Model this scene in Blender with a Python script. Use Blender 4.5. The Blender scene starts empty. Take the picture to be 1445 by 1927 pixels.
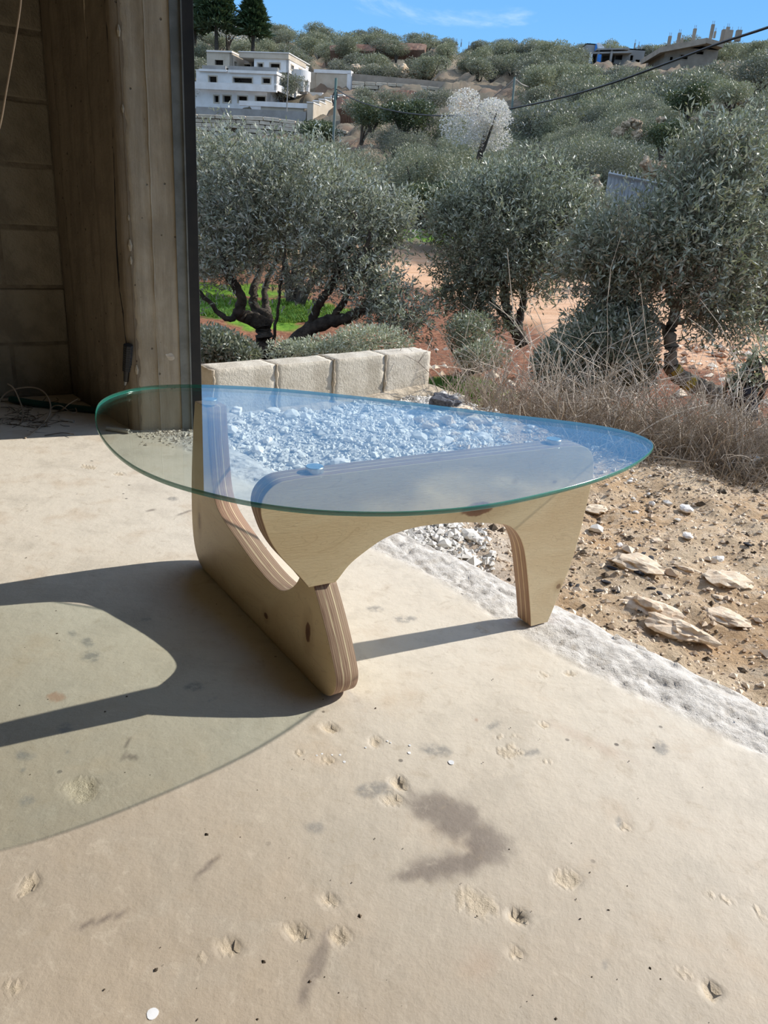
import bpy, bmesh, math, random
import numpy as np
from mathutils import Vector, Matrix, noise

# ------------------------------------------------------------------ camera
F, CX, CY, CAMH = 1447.0, 722.5, 963.5, 0.80
_d = np.array([465.0 - CX, -(4580.0 - CY), -F]); _d /= np.linalg.norm(_d)
_up = -_d
_f = np.array([0, 0, -1.0]); _f = _f - _up * _f.dot(_up); _f /= np.linalg.norm(_f)
RW = np.array([np.cross(_f, _up), _f, _up])            # camera axes -> world
def ray(x, y): return RW @ np.array([x - CX, -(y - CY), -F])
def onz(x, y, z=0.0):
    d = ray(x, y); return np.array([0, 0, CAMH]) + d * ((z - CAMH) / d[2])
def at(x, y, Y):
    d = ray(x, y); return np.array([0, 0, CAMH]) + d * (Y / d[1])

S = bpy.context.scene
COL = S.collection
cam = bpy.data.objects.new('camera', bpy.data.cameras.new('camera'))
COL.objects.link(cam)
cam.matrix_world = Matrix(((*RW[0], 0), (*RW[1], 0), (*RW[2], CAMH), (0, 0, 0, 1)))
cam.data.sensor_fit = 'AUTO'; cam.data.sensor_width = 36
cam.data.lens = F / 1927 * 36
cam.data.clip_start = 0.02; cam.data.clip_end = 2000
S.camera = cam
S.view_settings.view_transform = 'Standard'; S.view_settings.look = 'None'
S.view_settings.gamma = 1; S.view_settings.use_curve_mapping = False
S.view_settings.exposure = 0.42

# ------------------------------------------------------------------ sky and sun
class NT:
    def __init__(s, tree): s.t = tree; s.n = tree.nodes; s.l = tree.links
    def node(s, typ, ins=None, **kw):
        n = s.n.new(typ)
        for k, v in kw.items(): setattr(n, k, v)
        for k, v in (ins or {}).items():
            sock = n.inputs[k]
            if isinstance(v, bpy.types.NodeSocket): s.l.new(v, sock)
            elif isinstance(v, (tuple, list)) and len(v) == 3 and sock.type == 'RGBA': sock.default_value = (*v, 1)
            else: sock.default_value = v
        return n
    def m(s, op, a, b=0.0, c=0.0, clamp=False):
        n = s.node('ShaderNodeMath', {0: a, 1: b, 2: c}, operation=op); n.use_clamp = clamp; return n.outputs[0]
    def vm(s, op, a, b=(0, 0, 0)):
        n = s.node('ShaderNodeVectorMath', {0: a, 1: b}, operation=op)
        return n.outputs['Value'] if op in ('LENGTH', 'DOT_PRODUCT', 'DISTANCE') else n.outputs[0]
    def mix(s, f, a, b, mode='MIX'):
        n = s.node('ShaderNodeMix', None, data_type='RGBA', blend_type=mode)
        for i, v in ((0, f), (6, a), (7, b)):
            if isinstance(v, bpy.types.NodeSocket): s.l.new(v, n.inputs[i])
            elif isinstance(v, tuple): n.inputs[i].default_value = (*v, 1)
            else: n.inputs[i].default_value = v
        return n.outputs[2]
    def ss(s, x, lo, hi):
        n = s.node('ShaderNodeMapRange', {0: x, 1: lo, 2: hi, 3: 0.0, 4: 1.0}, interpolation_type='SMOOTHSTEP'); return n.outputs[0]
    def noise(s, vec, scale, detail=4, rough=0.55, dist=0.0, out=0):
        return s.node('ShaderNodeTexNoise', {'Vector': vec, 'Scale': scale, 'Detail': detail, 'Roughness': rough, 'Distortion': dist}).outputs[out]
    def sep(s, v): return s.node('ShaderNodeSeparateXYZ', {0: v}).outputs
    def comb(s, x, y, z): return s.node('ShaderNodeCombineXYZ', {0: x, 1: y, 2: z}).outputs[0]
    def attr(s, name): return s.node('ShaderNodeAttribute', attribute_name=name).outputs['Fac']
    def bump(s, h, dist=0.01, strength=1.0, normal=None):
        ins = {'Height': h, 'Distance': dist, 'Strength': strength}
        if normal is not None: ins['Normal'] = normal
        return s.node('ShaderNodeBump', ins).outputs[0]

world = bpy.data.worlds.new('sky'); S.world = world; world.use_nodes = True
w = NT(world.node_tree); w.n.clear()
gen = w.vm('NORMALIZE', w.node('ShaderNodeTexCoord').outputs['Generated'])
x_, y_, z_ = w.sep(gen)
up01 = w.m('MAXIMUM', z_, 0.0)
grad = w.mix(w.ss(up01, 0.0, 0.30), (0.245, 0.52, 0.80), (0.125, 0.36, 0.76))
grad = w.mix(w.ss(up01, 0.3, 1.0), grad, (0.07, 0.22, 0.62))
den = w.m('ADD', up01, 0.12)
pl = w.comb(w.m('DIVIDE', x_, den), w.m('DIVIDE', y_, den), 3.1)
c1 = w.noise(pl, 1.5, 9, 0.62, 0.35)
c2 = w.noise(pl, 0.55, 4, 0.5)
dens = w.m('ADD', w.m('MULTIPLY', c1, 0.65), w.m('MULTIPLY', c2, 0.35))
cover = w.m('MULTIPLY', w.ss(up01, 0.255, 0.38), 0.22)
cl = w.ss(w.m('ADD', dens, cover), 0.575, 0.75)
skyc = w.mix(w.m('MULTIPLY', cl, 0.85), grad, (0.80, 0.90, 1.05))
skyc = w.mix(w.ss(z_, -0.02, 0.0), (0.30, 0.27, 0.22), skyc)
bg = w.node('ShaderNodeBackground', {'Color': skyc, 'Strength': 1.0})
w.l.new(bg.outputs[0], w.node('ShaderNodeOutputWorld').inputs[0])

SUN_AZ, SUN_EL = 25.8, 33.0
sl = bpy.data.lights.new('sun', 'SUN'); sl.energy = 4.6; sl.angle = math.radians(0.53); sl.color = (1.0, 0.945, 0.87)
sun = bpy.data.objects.new('sun', sl); COL.objects.link(sun)
_a, _e = math.radians(SUN_AZ), math.radians(SUN_EL)
sun.rotation_euler = Vector((math.cos(_a) * math.cos(_e), math.sin(_a) * math.cos(_e), math.sin(_e))).to_track_quat('Z', 'Y').to_euler()
sun.location = (6, 3, 6)

# ------------------------------------------------------------------ helpers
rng = np.random.default_rng(7); random.seed(7)
def R(d): return math.radians(d)
def new_mat(name):
    m = bpy.data.materials.new(name); m.use_nodes = True
    t = NT(m.node_tree); t.n.clear(); t.out = t.node('ShaderNodeOutputMaterial'); return m, t
def finish(t, color, rough=0.8, normal=None, spec=0.5, metal=0.0):
    ins = {'Base Color': color, 'Roughness': rough, 'Metallic': metal, 'Specular IOR Level': spec}
    if normal is not None: ins['Normal'] = normal
    b = t.node('ShaderNodeBsdfPrincipled', ins); t.l.new(b.outputs[0], t.out.inputs[0]); return b
def simple(name, c1, c2=None, scale=8.0, rough=0.85, bump=0.0, bscale=None, spec=0.4, metal=0.0, vary=0.0):
    m, t = new_mat(name); P = t.node('ShaderNodeTexCoord').outputs['Object']
    if c2 is None: c2 = tuple(c * 0.75 for c in c1)
    n = t.noise(P, scale, 6, 0.6)
    col = t.mix(t.ss(n, 0.35, 0.65), c1, c2)
    if vary:
        rnd = t.node('ShaderNodeObjectInfo').outputs['Random']
        col = t.mix(1.0, col, t.node('ShaderNodeCombineColor', {0: t.m('ADD', t.m('MULTIPLY', rnd, vary), 1 - vary / 2), 1: t.m('ADD', t.m('MULTIPLY', rnd, vary), 1 - vary / 2), 2: t.m('ADD', t.m('MULTIPLY', rnd, vary * 1.15), 1 - vary * 0.6)}).outputs[0], 'MULTIPLY')
    nrm = t.bump(t.noise(P, bscale or scale * 5, 5, 0.65), bump) if bump else None
    finish(t, col, rough, nrm, spec, metal); return m
def tag(o, label=None, cat=None, group=None, kind=None):
    if label: o['label'] = label
    if cat: o['category'] = cat
    if group: o['group'] = group
    if kind: o['kind'] = kind
    return o
def link(name, me, mat=None, parent=None, loc=None, rotz=None):
    o = bpy.data.objects.new(name, me); COL.objects.link(o)
    if mat is not None and me is not None:
        for mm in (mat if isinstance(mat, (list, tuple)) else [mat]): me.materials.append(mm)
    if parent is not None: o.parent = parent
    if loc is not None: o.location = loc
    if rotz is not None: o.rotation_euler = (0, 0, rotz)
    return o
def thing(name, label, cat, loc=(0, 0, 0), rotz=0.0, group=None):
    o = link(name, None, None, None, loc, rotz); return tag(o, label, cat, group)
def mesh_np(name, V, Fc, smooth=False):
    """V (n,3), Fc (m,k) index array or list of such arrays"""
    me = bpy.data.meshes.new(name)
    Fs = [np.asarray(f, dtype=np.int32) for f in (Fc if isinstance(Fc, list) else [Fc]) if len(f)]
    V = np.asarray(V, dtype=np.float32)
    me.vertices.add(len(V)); me.vertices.foreach_set('co', V.ravel())
    loops = np.concatenate([f.ravel() for f in Fs]); me.loops.add(len(loops))
    me.loops.foreach_set('vertex_index', loops)
    sizes = np.concatenate([np.full(len(f), f.shape[1], np.int32) for f in Fs])
    starts = np.concatenate([[0], np.cumsum(sizes)[:-1]]).astype(np.int32)
    me.polygons.add(len(sizes)); me.polygons.foreach_set('loop_start', starts)
    me.polygons.foreach_set('use_smooth', np.full(len(sizes), bool(smooth)))
    me.update(calc_edges=True); return me
class MB:
    """collects boxes, tubes, prisms into one mesh"""
    def __init__(s): s.v = []; s.q = []; s.t = []; s.n = 0
    def add(s, V, quads=(), tris=()):
        s.v.append(np.asarray(V, float)); b = s.n
        if len(quads): s.q.append(np.asarray(quads) + b)
        if len(tris): s.t.append(np.asarray(tris) + b)
        s.n += len(V)
    def box(s, lo, hi, M=None):
        x0, y0, z0 = lo; x1, y1, z1 = hi
        V = np.array([(x0, y0, z0), (x1, y0, z0), (x1, y1, z0), (x0, y1, z0), (x0, y0, z1), (x1, y0, z1), (x1, y1, z1), (x0, y1, z1)], float)
        if M is not None: V = V @ M[:3, :3].T + M[:3, 3]
        s.add(V, [(0, 3, 2, 1), (4, 5, 6, 7), (0, 1, 5, 4), (1, 2, 6, 5), (2, 3, 7, 6), (3, 0, 4, 7)]); return s
    def tube(s, pts, rad, sides=6, cap=True):
        P = np.asarray(pts, float); n = len(P)
        rad = np.full(n, rad, float) if np.isscalar(rad) else np.asarray(rad, float)
        T = np.gradient(P, axis=0); T /= np.linalg.norm(T, axis=1)[:, None] + 1e-9
        ref = np.array([0, 0, 1.0]) if abs(T[:, 2]).mean() < 0.8 else np.array([1.0, 0, 0])
        A = np.cross(T, ref); A /= np.linalg.norm(A, axis=1)[:, None] + 1e-9; B = np.cross(T, A)
        a = np.linspace(0, 2 * np.pi, sides, endpoint=False)
        V = P[:, None] + rad[:, None, None] * (A[:, None] * np.cos(a)[None, :, None] + B[:, None] * np.sin(a)[None, :, None])
        i = np.arange(n - 1)[:, None] * sides; j = np.arange(sides)[None]; k = (j + 1) % sides
        Q = np.stack([i + j, i + k, i + k + sides, i + j + sides], -1).reshape(-1, 4)
        V = V.reshape(-1, 3); tr = []
        if cap:
            V = np.vstack([V, P[0], P[-1]]); c0, c1 = n * sides, n * sides + 1
            jj = np.arange(sides); kk = (jj + 1) % sides
            tr = np.vstack([np.stack([np.full(sides, c0), kk, jj], -1), np.stack([np.full(sides, c1), jj + (n - 1) * sides, kk + (n - 1) * sides], -1)])
        s.add(V, Q, tr); return s
    def prism(s, poly, z0, z1):
        """convex or simple xy polygon extruded in z (n-gon caps fan from centroid)"""
        p = np.asarray(poly, float); n = len(p); c = p.mean(0)
        V = np.vstack([np.c_[p, np.full(n, z0)], np.c_[p, np.full(n, z1)], [(*c, z0)], [(*c, z1)]])
        j = np.arange(n); k = (j + 1) % n
        s.add(V, np.stack([j, k, k + n, j + n], -1), np.vstack([np.stack([np.full(n, 2 * n), k, j], -1), np.stack([np.full(n, 2 * n + 1), j + n, k + n], -1)])); return s
    def mesh(s, name, smooth=False):
        return mesh_np(name, np.vstack(s.v), [np.vstack(x) for x in (s.q, s.t) if x], smooth)
    def build(s, name, mat, parent=None, smooth=False, **kw):
        return link(name, s.mesh(name, smooth), mat, parent, **kw)
def bevelled(o, w, seg=2):
    b = o.modifiers.new('bevel', 'BEVEL'); b.width = w; b.segments = seg; b.limit_method = 'ANGLE'; b.angle_limit = R(40)
    return o
def vnoise(P, scale, seed=0):
    """smooth value noise, P (n,2 or 3) -> n in -1..1"""
    P = np.asarray(P, float) * scale + seed * 17.31
    if P.shape[1] == 2: P = np.c_[P, np.zeros(len(P))]
    i = np.floor(P).astype(np.int64); f = P - i; f = f * f * (3 - 2 * f); out = np.zeros(len(P))
    for dx in (0, 1):
        for dy in (0, 1):
            for dz in (0, 1):
                h = (i[:, 0] + dx) * 374761393 + (i[:, 1] + dy) * 668265263 + (i[:, 2] + dz) * 2147483647 + seed * 144269
                h = (h ^ (h >> 13)) * 1274126177; h = (h ^ (h >> 16)) & 0xffff
                out += (h / 32767.5 - 1) * np.where(dx, f[:, 0], 1 - f[:, 0]) * np.where(dy, f[:, 1], 1 - f[:, 1]) * np.where(dz, f[:, 2], 1 - f[:, 2])
    return out
def fbm(P, scale, seed=0, oct=4):
    return sum(vnoise(P, scale * 2 ** k, seed + k) * 0.5 ** k for k in range(oct))
def sstep(x, a, b):
    t = np.clip((x - a) / (b - a), 0, 1); return t * t * (3 - 2 * t)
def set_attr(me, name, vals, domain='POINT'):
    a = me.attributes.new(name, 'FLOAT', domain); a.data.foreach_set('value', np.asarray(vals, np.float32))
def catmull(pts, n=6, corners=()):
    """closed smooth outline; indices in corners stay sharp"""
    P = np.asarray(pts, float); N = len(P); out = []
    for i in range(N):
        p0, p1, p2, p3 = P[i - 1], P[i], P[(i + 1) % N], P[(i + 2) % N]
        m1 = (p2 - p1) if i in corners else (p2 - p0) / 2
        m2 = (p2 - p1) if (i + 1) % N in corners else (p3 - p1) / 2
        L = np.linalg.norm(p2 - p1)
        for m in (m1, m2): pass
        m1 = m1 / (np.linalg.norm(m1) + 1e-9) * L; m2 = m2 / (np.linalg.norm(m2) + 1e-9) * L
        for k in range(n):
            t = k / n; out.append((2*t**3-3*t**2+1)*p1 + (t**3-2*t**2+t)*m1 + (-2*t**3+3*t**2)*p2 + (t**3-t**2)*m2)
    return np.array(out)
def outline_solid(name, pts, axis0, axis1, thick_vec, origin, mats, parent, edge_bevel=0.0):
    """extrude a 2D outline; slot 0 faces, slot 1 edge band"""
    bm = bmesh.new(); o3 = np.asarray(origin, float)
    A, B, T = (np.asarray(v, float) for v in (axis0, axis1, thick_vec))
    f = [bm.verts.new(o3 + A * p[0] + B * p[1]) for p in pts]; b = [bm.verts.new(o3 + A * p[0] + B * p[1] + T) for p in pts]
    ff = bm.faces.new(f); fb = bm.faces.new(b[::-1]); n = len(pts)
    sides = [bm.faces.new((f[(i + 1) % n], f[i], b[i], b[(i + 1) % n])) for i in range(n)]
    for s_ in sides: s_.material_index = 1; s_.smooth = True
    bm.normal_update()
    bmesh.ops.recalc_face_normals(bm, faces=bm.faces)
    me = bpy.data.meshes.new(name); bm.to_mesh(me); bm.free()
    for e in me.edges: pass
    o = link(name, me, mats, parent)
    if edge_bevel:
        bv = o.modifiers.new('bevel', 'BEVEL'); bv.width = edge_bevel; bv.segments = 2; bv.limit_method = 'ANGLE'; bv.angle_limit = R(60)
    return o
def copy_tree(o, parent=None):
    c = o.copy(); COL.objects.link(c)
    if parent is not None: c.parent = parent
    for ch in list(o.children): copy_tree(ch, c)
    return c
# ------------------------------------------------------------------ ground heights
def wall_line_y(x): return 3.03 + (x + 0.745) * 0.886
def crest(x):
    return np.interp(x, [-6, -1.2, -0.7, 0.18, 0.62, 1.0, 1.6, 3, 8], [3.4, 3.5, 3.30, 4.05, 3.25, 2.95, 2.80, 2.6, 2.4])
HY = np.array([9, 12, 18, 25, 30, 40, 60, 80, 100, 120, 160, 200, 260, 400.])
HL = np.array([-1.2, -1.25, -1.3, -1.2, -1.0, -.3, 1.5, 3.8, 6.0, 12.5, 22, 33, 36, 38.])
HM = np.array([-1.2, -1.2, -1.1, -.85, -.5, .4, 3.6, 7.4, 11.6, 16.5, 25, 33.5, 36, 38.])
HR = np.array([-1.1, -.95, -.6, .1, 1.2, 4.0, 8.6, 13.6, 18.4, 22.4, 30, 36.5, 39, 40.])
def ground_z(x, y):
    x = np.asarray(x, float); y = np.asarray(y, float)
    d = y - crest(x)
    near = np.interp(d, [-3, -0.6, 0, 0.5, 1.2, 2.5, 5, 7], [-0.055, -0.06, -0.065, -0.25, -0.50, -0.85, -1.18, -1.2])
    s = x / np.maximum(y, 1.0)
    a, b, c = (np.interp(y, HY, h) for h in (HL, HM, HR))
    far = np.where(s < 0.12, a + (b - a) * np.clip((s + 0.28) / 0.40, 0, 1), b + (c - b) * np.clip((s - 0.12) / 0.36, 0, 1.3))
    k = sstep(y, 6.5, 10.0)
    return near * (1 - k) + far * k
def relief(x, y):
    P = np.c_[np.ravel(x), np.ravel(y)]
    d = np.ravel(y) - crest(np.ravel(x))
    amp = np.interp(np.ravel(y), [1, 4, 8, 20, 60, 200], [0.010, 0.03, 0.07, 0.15, 0.5, 1.2])
    sc = 1.0
    n = fbm(P, 3.0, 3, 4) * np.interp(np.ravel(y), [1, 4, 8], [1, 0.8, 0.2]) + fbm(P, 0.5, 9, 4) * np.interp(np.ravel(y), [1, 8, 40], [0, 0.8, 1.0])
    return (n * amp).reshape(np.shape(x))
def hit(px, py, lo=2.0, hi=320.0):
    """where the line of sight through a photo point meets the ground"""
    d = ray(px, py); t = np.geomspace(lo, hi, 3000); Y = t
    X = d[0] / d[1] * Y; Z = CAMH + d[2] / d[1] * Y; g = ground_z(X, Y)
    i = np.argmax(Z < g); return np.array([X[i], Y[i], g[i]])

# slab edge: garage opening line
TD = np.array([0.700, -0.714]); ND = np.array([0.714, 0.700])       # along the opening, outward
EDGE0 = np.array([0.11, 1.845])
def edge_d(x, y):   # outward distance from slab edge (wavy)
    P = np.c_[np.ravel(x), np.ravel(y)]
    return (((P - EDGE0) @ ND) + fbm(P, 2.2, 21, 4) * 0.022 + 0.0).reshape(np.shape(x))

# ------------------------------------------------------------------ materials
def mat_slab():
    m, t = new_mat('trowelled concrete'); P = t.node('ShaderNodeTexCoord').outputs['Object']
    a = t.noise(P, 1.7, 5, 0.6, 0.4); b = t.noise(P, 7.0, 6, 0.62, 0.2); c = t.noise(P, 60, 4, 0.6)
    col = t.mix(t.ss(a, 0.35, 0.66), (0.420, 0.345, 0.258), (0.375, 0.318, 0.245))
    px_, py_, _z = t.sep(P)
    sheen_pos = t.m('ADD', t.m('MULTIPLY', px_, 0.45), t.m('MULTIPLY', py_, 0.90))
    col = t.mix(t.m('MULTIPLY', t.ss(t.m('ADD', sheen_pos, t.m('MULTIPLY', a, 0.5)), 0.65, 1.55), 0.92), col, (0.665, 0.605, 0.50))  # far floor's sheen painted in: slab colour pales with distance
    col = t.mix(t.m('MULTIPLY', t.ss(b, 0.52, 0.72), 0.55), col, (0.50, 0.40, 0.29))
    col = t.mix(t.m('MULTIPLY', t.ss(b, 0.50, 0.32), 0.40), col, (0.41, 0.365, 0.295))
    st = t.noise(t.vm('MULTIPLY', P, (3, 22, 1)), 3.0, 4, 0.6, 0.8)
    col = t.mix(t.m('MULTIPLY', t.ss(st, 0.55, 0.75), 0.12), col, (0.36, 0.30, 0.23))
    dk = t.attr('dark'); brk = t.m('MULTIPLY', dk, t.m('ADD', 0.55, t.m('MULTIPLY', b, 0.9)), clamp=True)
    col = t.mix(brk, col, (0.150, 0.120, 0.100))
    gy = t.attr('grey'); col = t.mix(t.m('MULTIPLY', gy, t.ss(c, 0.3, 0.55)), col, (0.235, 0.225, 0.205))
    ru = t.attr('rust'); col = t.mix(t.m('MULTIPLY', ru, 0.8), col, (0.37, 0.20, 0.12))
    chip = t.attr('chip'); col = t.mix(t.m('MULTIPLY', chip, 0.75, clamp=True), col, (0.53, 0.44, 0.315))
    ed = t.attr('edge'); col = t.mix(ed, col, t.mix(t.ss(t.noise(P, 26, 6, 0.7), 0.4, 0.62), (0.67, 0.635, 0.58), (0.50, 0.465, 0.415)))
    vp = t.node('ShaderNodeTexVoronoi', {'Vector': t.vm('ADD', P, t.node('ShaderNodeTexNoise', {'Vector': P, 'Scale': 30.0}).outputs['Color']), 'Scale': 75.0}).outputs['Distance']
    epit = t.m('MULTIPLY', ed, t.ss(vp, 0.22, 0.12)); col = t.mix(t.m('MULTIPLY', epit, 0.75), col, (0.16, 0.14, 0.12))
    v = t.node('ShaderNodeTexVoronoi', {'Vector': P, 'Scale': 16.0, 'Randomness': 1.0}).outputs['Distance']
    spk = t.m('MULTIPLY', t.ss(v, 0.075, 0.045), t.ss(t.noise(P, 3.3, 2), 0.50, 0.56))
    col = t.mix(t.m('MULTIPLY', spk, 0.85), col, (0.10, 0.085, 0.07))
    mot = t.noise(P, 28, 7, 0.7, 0.6); col = t.mix(t.m('MULTIPLY', t.ss(mot, 0.54, 0.70), 0.35), col, (0.36, 0.29, 0.20)); col = t.mix(t.m('MULTIPLY', t.ss(mot, 0.46, 0.32), 0.25), col, (0.66, 0.58, 0.46))
    h = t.m('ADD', t.m('MULTIPLY', t.noise(P, 35, 8, 0.68), 0.75), t.m('MULTIPLY', t.noise(P, 9, 4, 0.6), 0.5))
    rough_amt = t.m('ADD', t.m('MULTIPLY', chip, 1.4), t.m('MULTIPLY', ed, 2.2))
    h = t.m('ADD', h, t.m('MULTIPLY', t.noise(P, 85, 5, 0.75), rough_amt))
    finish(t, col, t.m('ADD', 0.62, t.m('MULTIPLY', ed, 0.25)), t.bump(h, 0.0022), 0.35); return m
def mat_ground():
    m, t = new_mat('stony earth'); P = t.node('ShaderNodeTexCoord').outputs['Object']
    y = t.sep(P)[1]
    a = t.noise(P, 2.3, 6, 0.65, 0.5); b = t.noise(P, 17, 8, 0.72, 0.3); e = t.noise(P, 0.22, 5, 0.6, 0.3)
    sand = t.mix(t.ss(a, 0.35, 0.62), (0.58, 0.385, 0.215), (0.68, 0.53, 0.36))
    sand = t.mix(t.m('MULTIPLY', t.ss(b, 0.48, 0.68), 0.7), sand, (0.74, 0.62, 0.47))
    sand = t.mix(t.m('MULTIPLY', t.ss(b, 0.46, 0.30), 0.7), sand, (0.22, 0.16, 0.11))
    red = t.mix(t.ss(b, 0.4, 0.62), (0.155, 0.058, 0.030), (0.33, 0.155, 0.085))
    hill = t.mix(t.ss(e, 0.42, 0.6), (0.12, 0.105, 0.075), (0.20, 0.155, 0.105))
    hill = t.mix(t.m('MULTIPLY', t.ss(t.noise(P, 0.9, 6, 0.7), 0.55, 0.68), 0.45), hill, (0.30, 0.26, 0.21))
    hill = t.mix(t.m('MULTIPLY', t.ss(t.noise(P, 0.13, 3, 0.5), 0.56, 0.66), 0.45), hill, (0.19, 0.105, 0.065))
    col = t.mix(t.ss(y, 14, 32), red, hill)
    col = t.mix(t.attr('sand'), col, sand)
    grav = t.mix(t.ss(b, 0.38, 0.62), (0.56, 0.53, 0.49), (0.84, 0.81, 0.76))
    col = t.mix(t.attr('gravel'), col, grav)
    road = t.mix(t.ss(t.noise(t.vm('MULTIPLY', P, (0.35, 1.6, 1)), 1.6, 5, 0.6, 0.6), 0.35, 0.65), (0.58, 0.335, 0.19), (0.68, 0.43, 0.27))
    col = t.mix(t.attr('road'), col, road)
    grass = t.mix(t.ss(t.noise(P, 5, 6, 0.7), 0.35, 0.65), (0.07, 0.17, 0.012), (0.17, 0.30, 0.03))
    col = t.mix(t.attr('grass'), col, grass)
    h = t.m('ADD', t.noise(P, 14, 8, 0.75), t.m('MULTIPLY', t.noise(P, 1.6, 6, 0.7), 2.0))
    finish(t, col, 0.95, t.bump(h, 0.03), 0.2); return m
def mat_wood(knots, name):
    m, t = new_mat(name); P = t.node('ShaderNodeTexCoord').outputs['Object']; x, y, z = t.sep(P)
    g = t.noise(t.vm('MULTIPLY', P, (3.2, 1, 9)), 1.6, 3, 0.5, 1.2)
    rings = t.m('ABSOLUTE', t.m('SINE', t.m('MULTIPLY', g, 46.0)))
    fine = t.noise(t.vm('MULTIPLY', P, (18, 1, 160)), 3.0, 3, 0.6)
    col = t.mix(t.ss(g, 0.3, 0.7), (0.86, 0.69, 0.43), (0.79, 0.60, 0.35))
    col = t.mix(t.m('MULTIPLY', t.ss(rings, 0.22, 0.0), 0.22), col, (0.42, 0.27, 0.13))
    col = t.mix(t.m('MULTIPLY', t.ss(fine, 0.5, 0.75), 0.14), col, (0.47, 0.32, 0.17))
    for (kx, kz, rx, rz, dk) in knots:
        dx = t.m('DIVIDE', t.m('SUBTRACT', x, kx), rx); dz = t.m('DIVIDE', t.m('SUBTRACT', z, kz), rz)
        d = t.m('SQRT', t.m('ADD', t.m('MULTIPLY', dx, dx), t.m('MULTIPLY', dz, dz)))
        d = t.m('ADD', d, t.m('MULTIPLY', t.m('SUBTRACT', t.noise(P, 60, 3), 0.5), 0.9))
        halo = t.m('MULTIPLY', t.ss(d, 3.4, 1.0), 0.35); col = t.mix(halo, col, (0.42, 0.25, 0.10))
        core = t.mix(t.ss(d, 0.2, 1.0), (0.16, 0.075, 0.04), (0.24, 0.11, 0.055))
        col = t.mix(t.m('MULTIPLY', t.ss(d, 1.15, 0.85), dk), col, core)
    finish(t, col, 0.42, t.bump(fine, 0.0004), 0.4); return m
def mat_ply_edge():
    m, t = new_mat('plywood layers'); P = t.node('ShaderNodeTexCoord').outputs['Object']; x, y, z = t.sep(P)
    ly = t.m('FLOOR', t.m('MULTIPLY', y, 1 / 0.00205))
    wn = t.node('ShaderNodeTexWhiteNoise', {'W': ly}, noise_dimensions='1D').outputs['Value']
    par = t.m('MODULO', t.m('ABSOLUTE', ly), 2.0)
    base = t.mix(t.m('MULTIPLY', par, 0.75), (0.40, 0.265, 0.18), (0.23, 0.12, 0.078))
    base = t.mix(t.m('MULTIPLY', wn, 0.45), base, (0.46, 0.31, 0.21))
    line = t.m('MAXIMUM', t.m('COMPARE', y, 0.0152, 0.0008), t.m('COMPARE', y, 0.0300, 0.0008))
    base = t.mix(t.m('MULTIPLY', line, 0.8), base, (0.85, 0.70, 0.45))
    st = t.noise(t.vm('MULTIPLY', P, (14, 260, 14)), 1.0, 4, 0.6)
    base = t.mix(t.m('MULTIPLY', t.ss(st, 0.52, 0.68), 0.6), base, (0.20, 0.105, 0.07))
    finish(t, base, 0.6, t.bump(st, 0.0005), 0.3); return m
def mat_glass():
    m, t = new_mat('clear glass sheet')
    geo = t.node('ShaderNodeNewGeometry')
    c = t.m('ABSOLUTE', t.vm('DOT_PRODUCT', geo.outputs['Incoming'], geo.outputs['Normal']))
    f = t.m('ADD', 0.043, t.m('MULTIPLY', 0.957, t.m('POWER', t.m('SUBTRACT', 1.0, c, clamp=True), 5.0)))
    tr = t.node('ShaderNodeBsdfTransparent', {'Color': (0.905, 0.945, 0.925)})
    gl = t.node('ShaderNodeBsdfGlossy', {'Color': (1, 1, 1), 'Roughness': 0.0})
    mx = t.node('ShaderNodeMixShader', {0: f, 1: tr.outputs[0], 2: gl.outputs[0]})
    t.l.new(mx.outputs[0], t.out.inputs[0]); return m
def mat_rim():
    m, t = new_mat('polished green glass edge')
    b = finish(t, (0.010, 0.20, 0.145), 0.12, None, 0.6)
    mx = t.node('ShaderNodeMixShader', {0: 0.22, 1: b.outputs[0], 2: t.node('ShaderNodeBsdfTransparent', {'Color': (0.72, 0.88, 0.82)}).outputs[0]}); t.l.new(mx.outputs[0], t.out.inputs[0]); return m
def mat_leaf(name, ca, cb, under, transl=0.25, vary=0.25, spec=0.42):
    m, t = new_mat(name)
    tone = t.attr('tone'); geo = t.node('ShaderNodeNewGeometry')
    rnd = t.node('ShaderNodeObjectInfo').outputs['Random']
    col = t.mix(tone, ca, cb)
    col = t.mix(t.m('MULTIPLY', geo.outputs['Backfacing'], 1.0), col, under)
    v = t.m('ADD', 1 - vary / 2, t.m('MULTIPLY', rnd, vary)); v2 = t.m('ADD', 1 - vary / 4, t.m('MULTIPLY', rnd, vary / 2))
    col = t.mix(1.0, col, t.node('ShaderNodeCombineColor', {0: v, 1: v, 2: v2}).outputs[0], 'MULTIPLY')
    p = t.node('ShaderNodeBsdfPrincipled', {'Base Color': col, 'Roughness': 0.46, 'Specular IOR Level': spec})
    tl = t.node('ShaderNodeBsdfTranslucent', {'Color': t.mix(0.5, col, (0.30, 0.36, 0.10))})
    mx = t.node('ShaderNodeMixShader', {0: transl, 1: p.outputs[0], 2: tl.outputs[0]})
    t.l.new(mx.outputs[0], t.out.inputs[0]); return m
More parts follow.
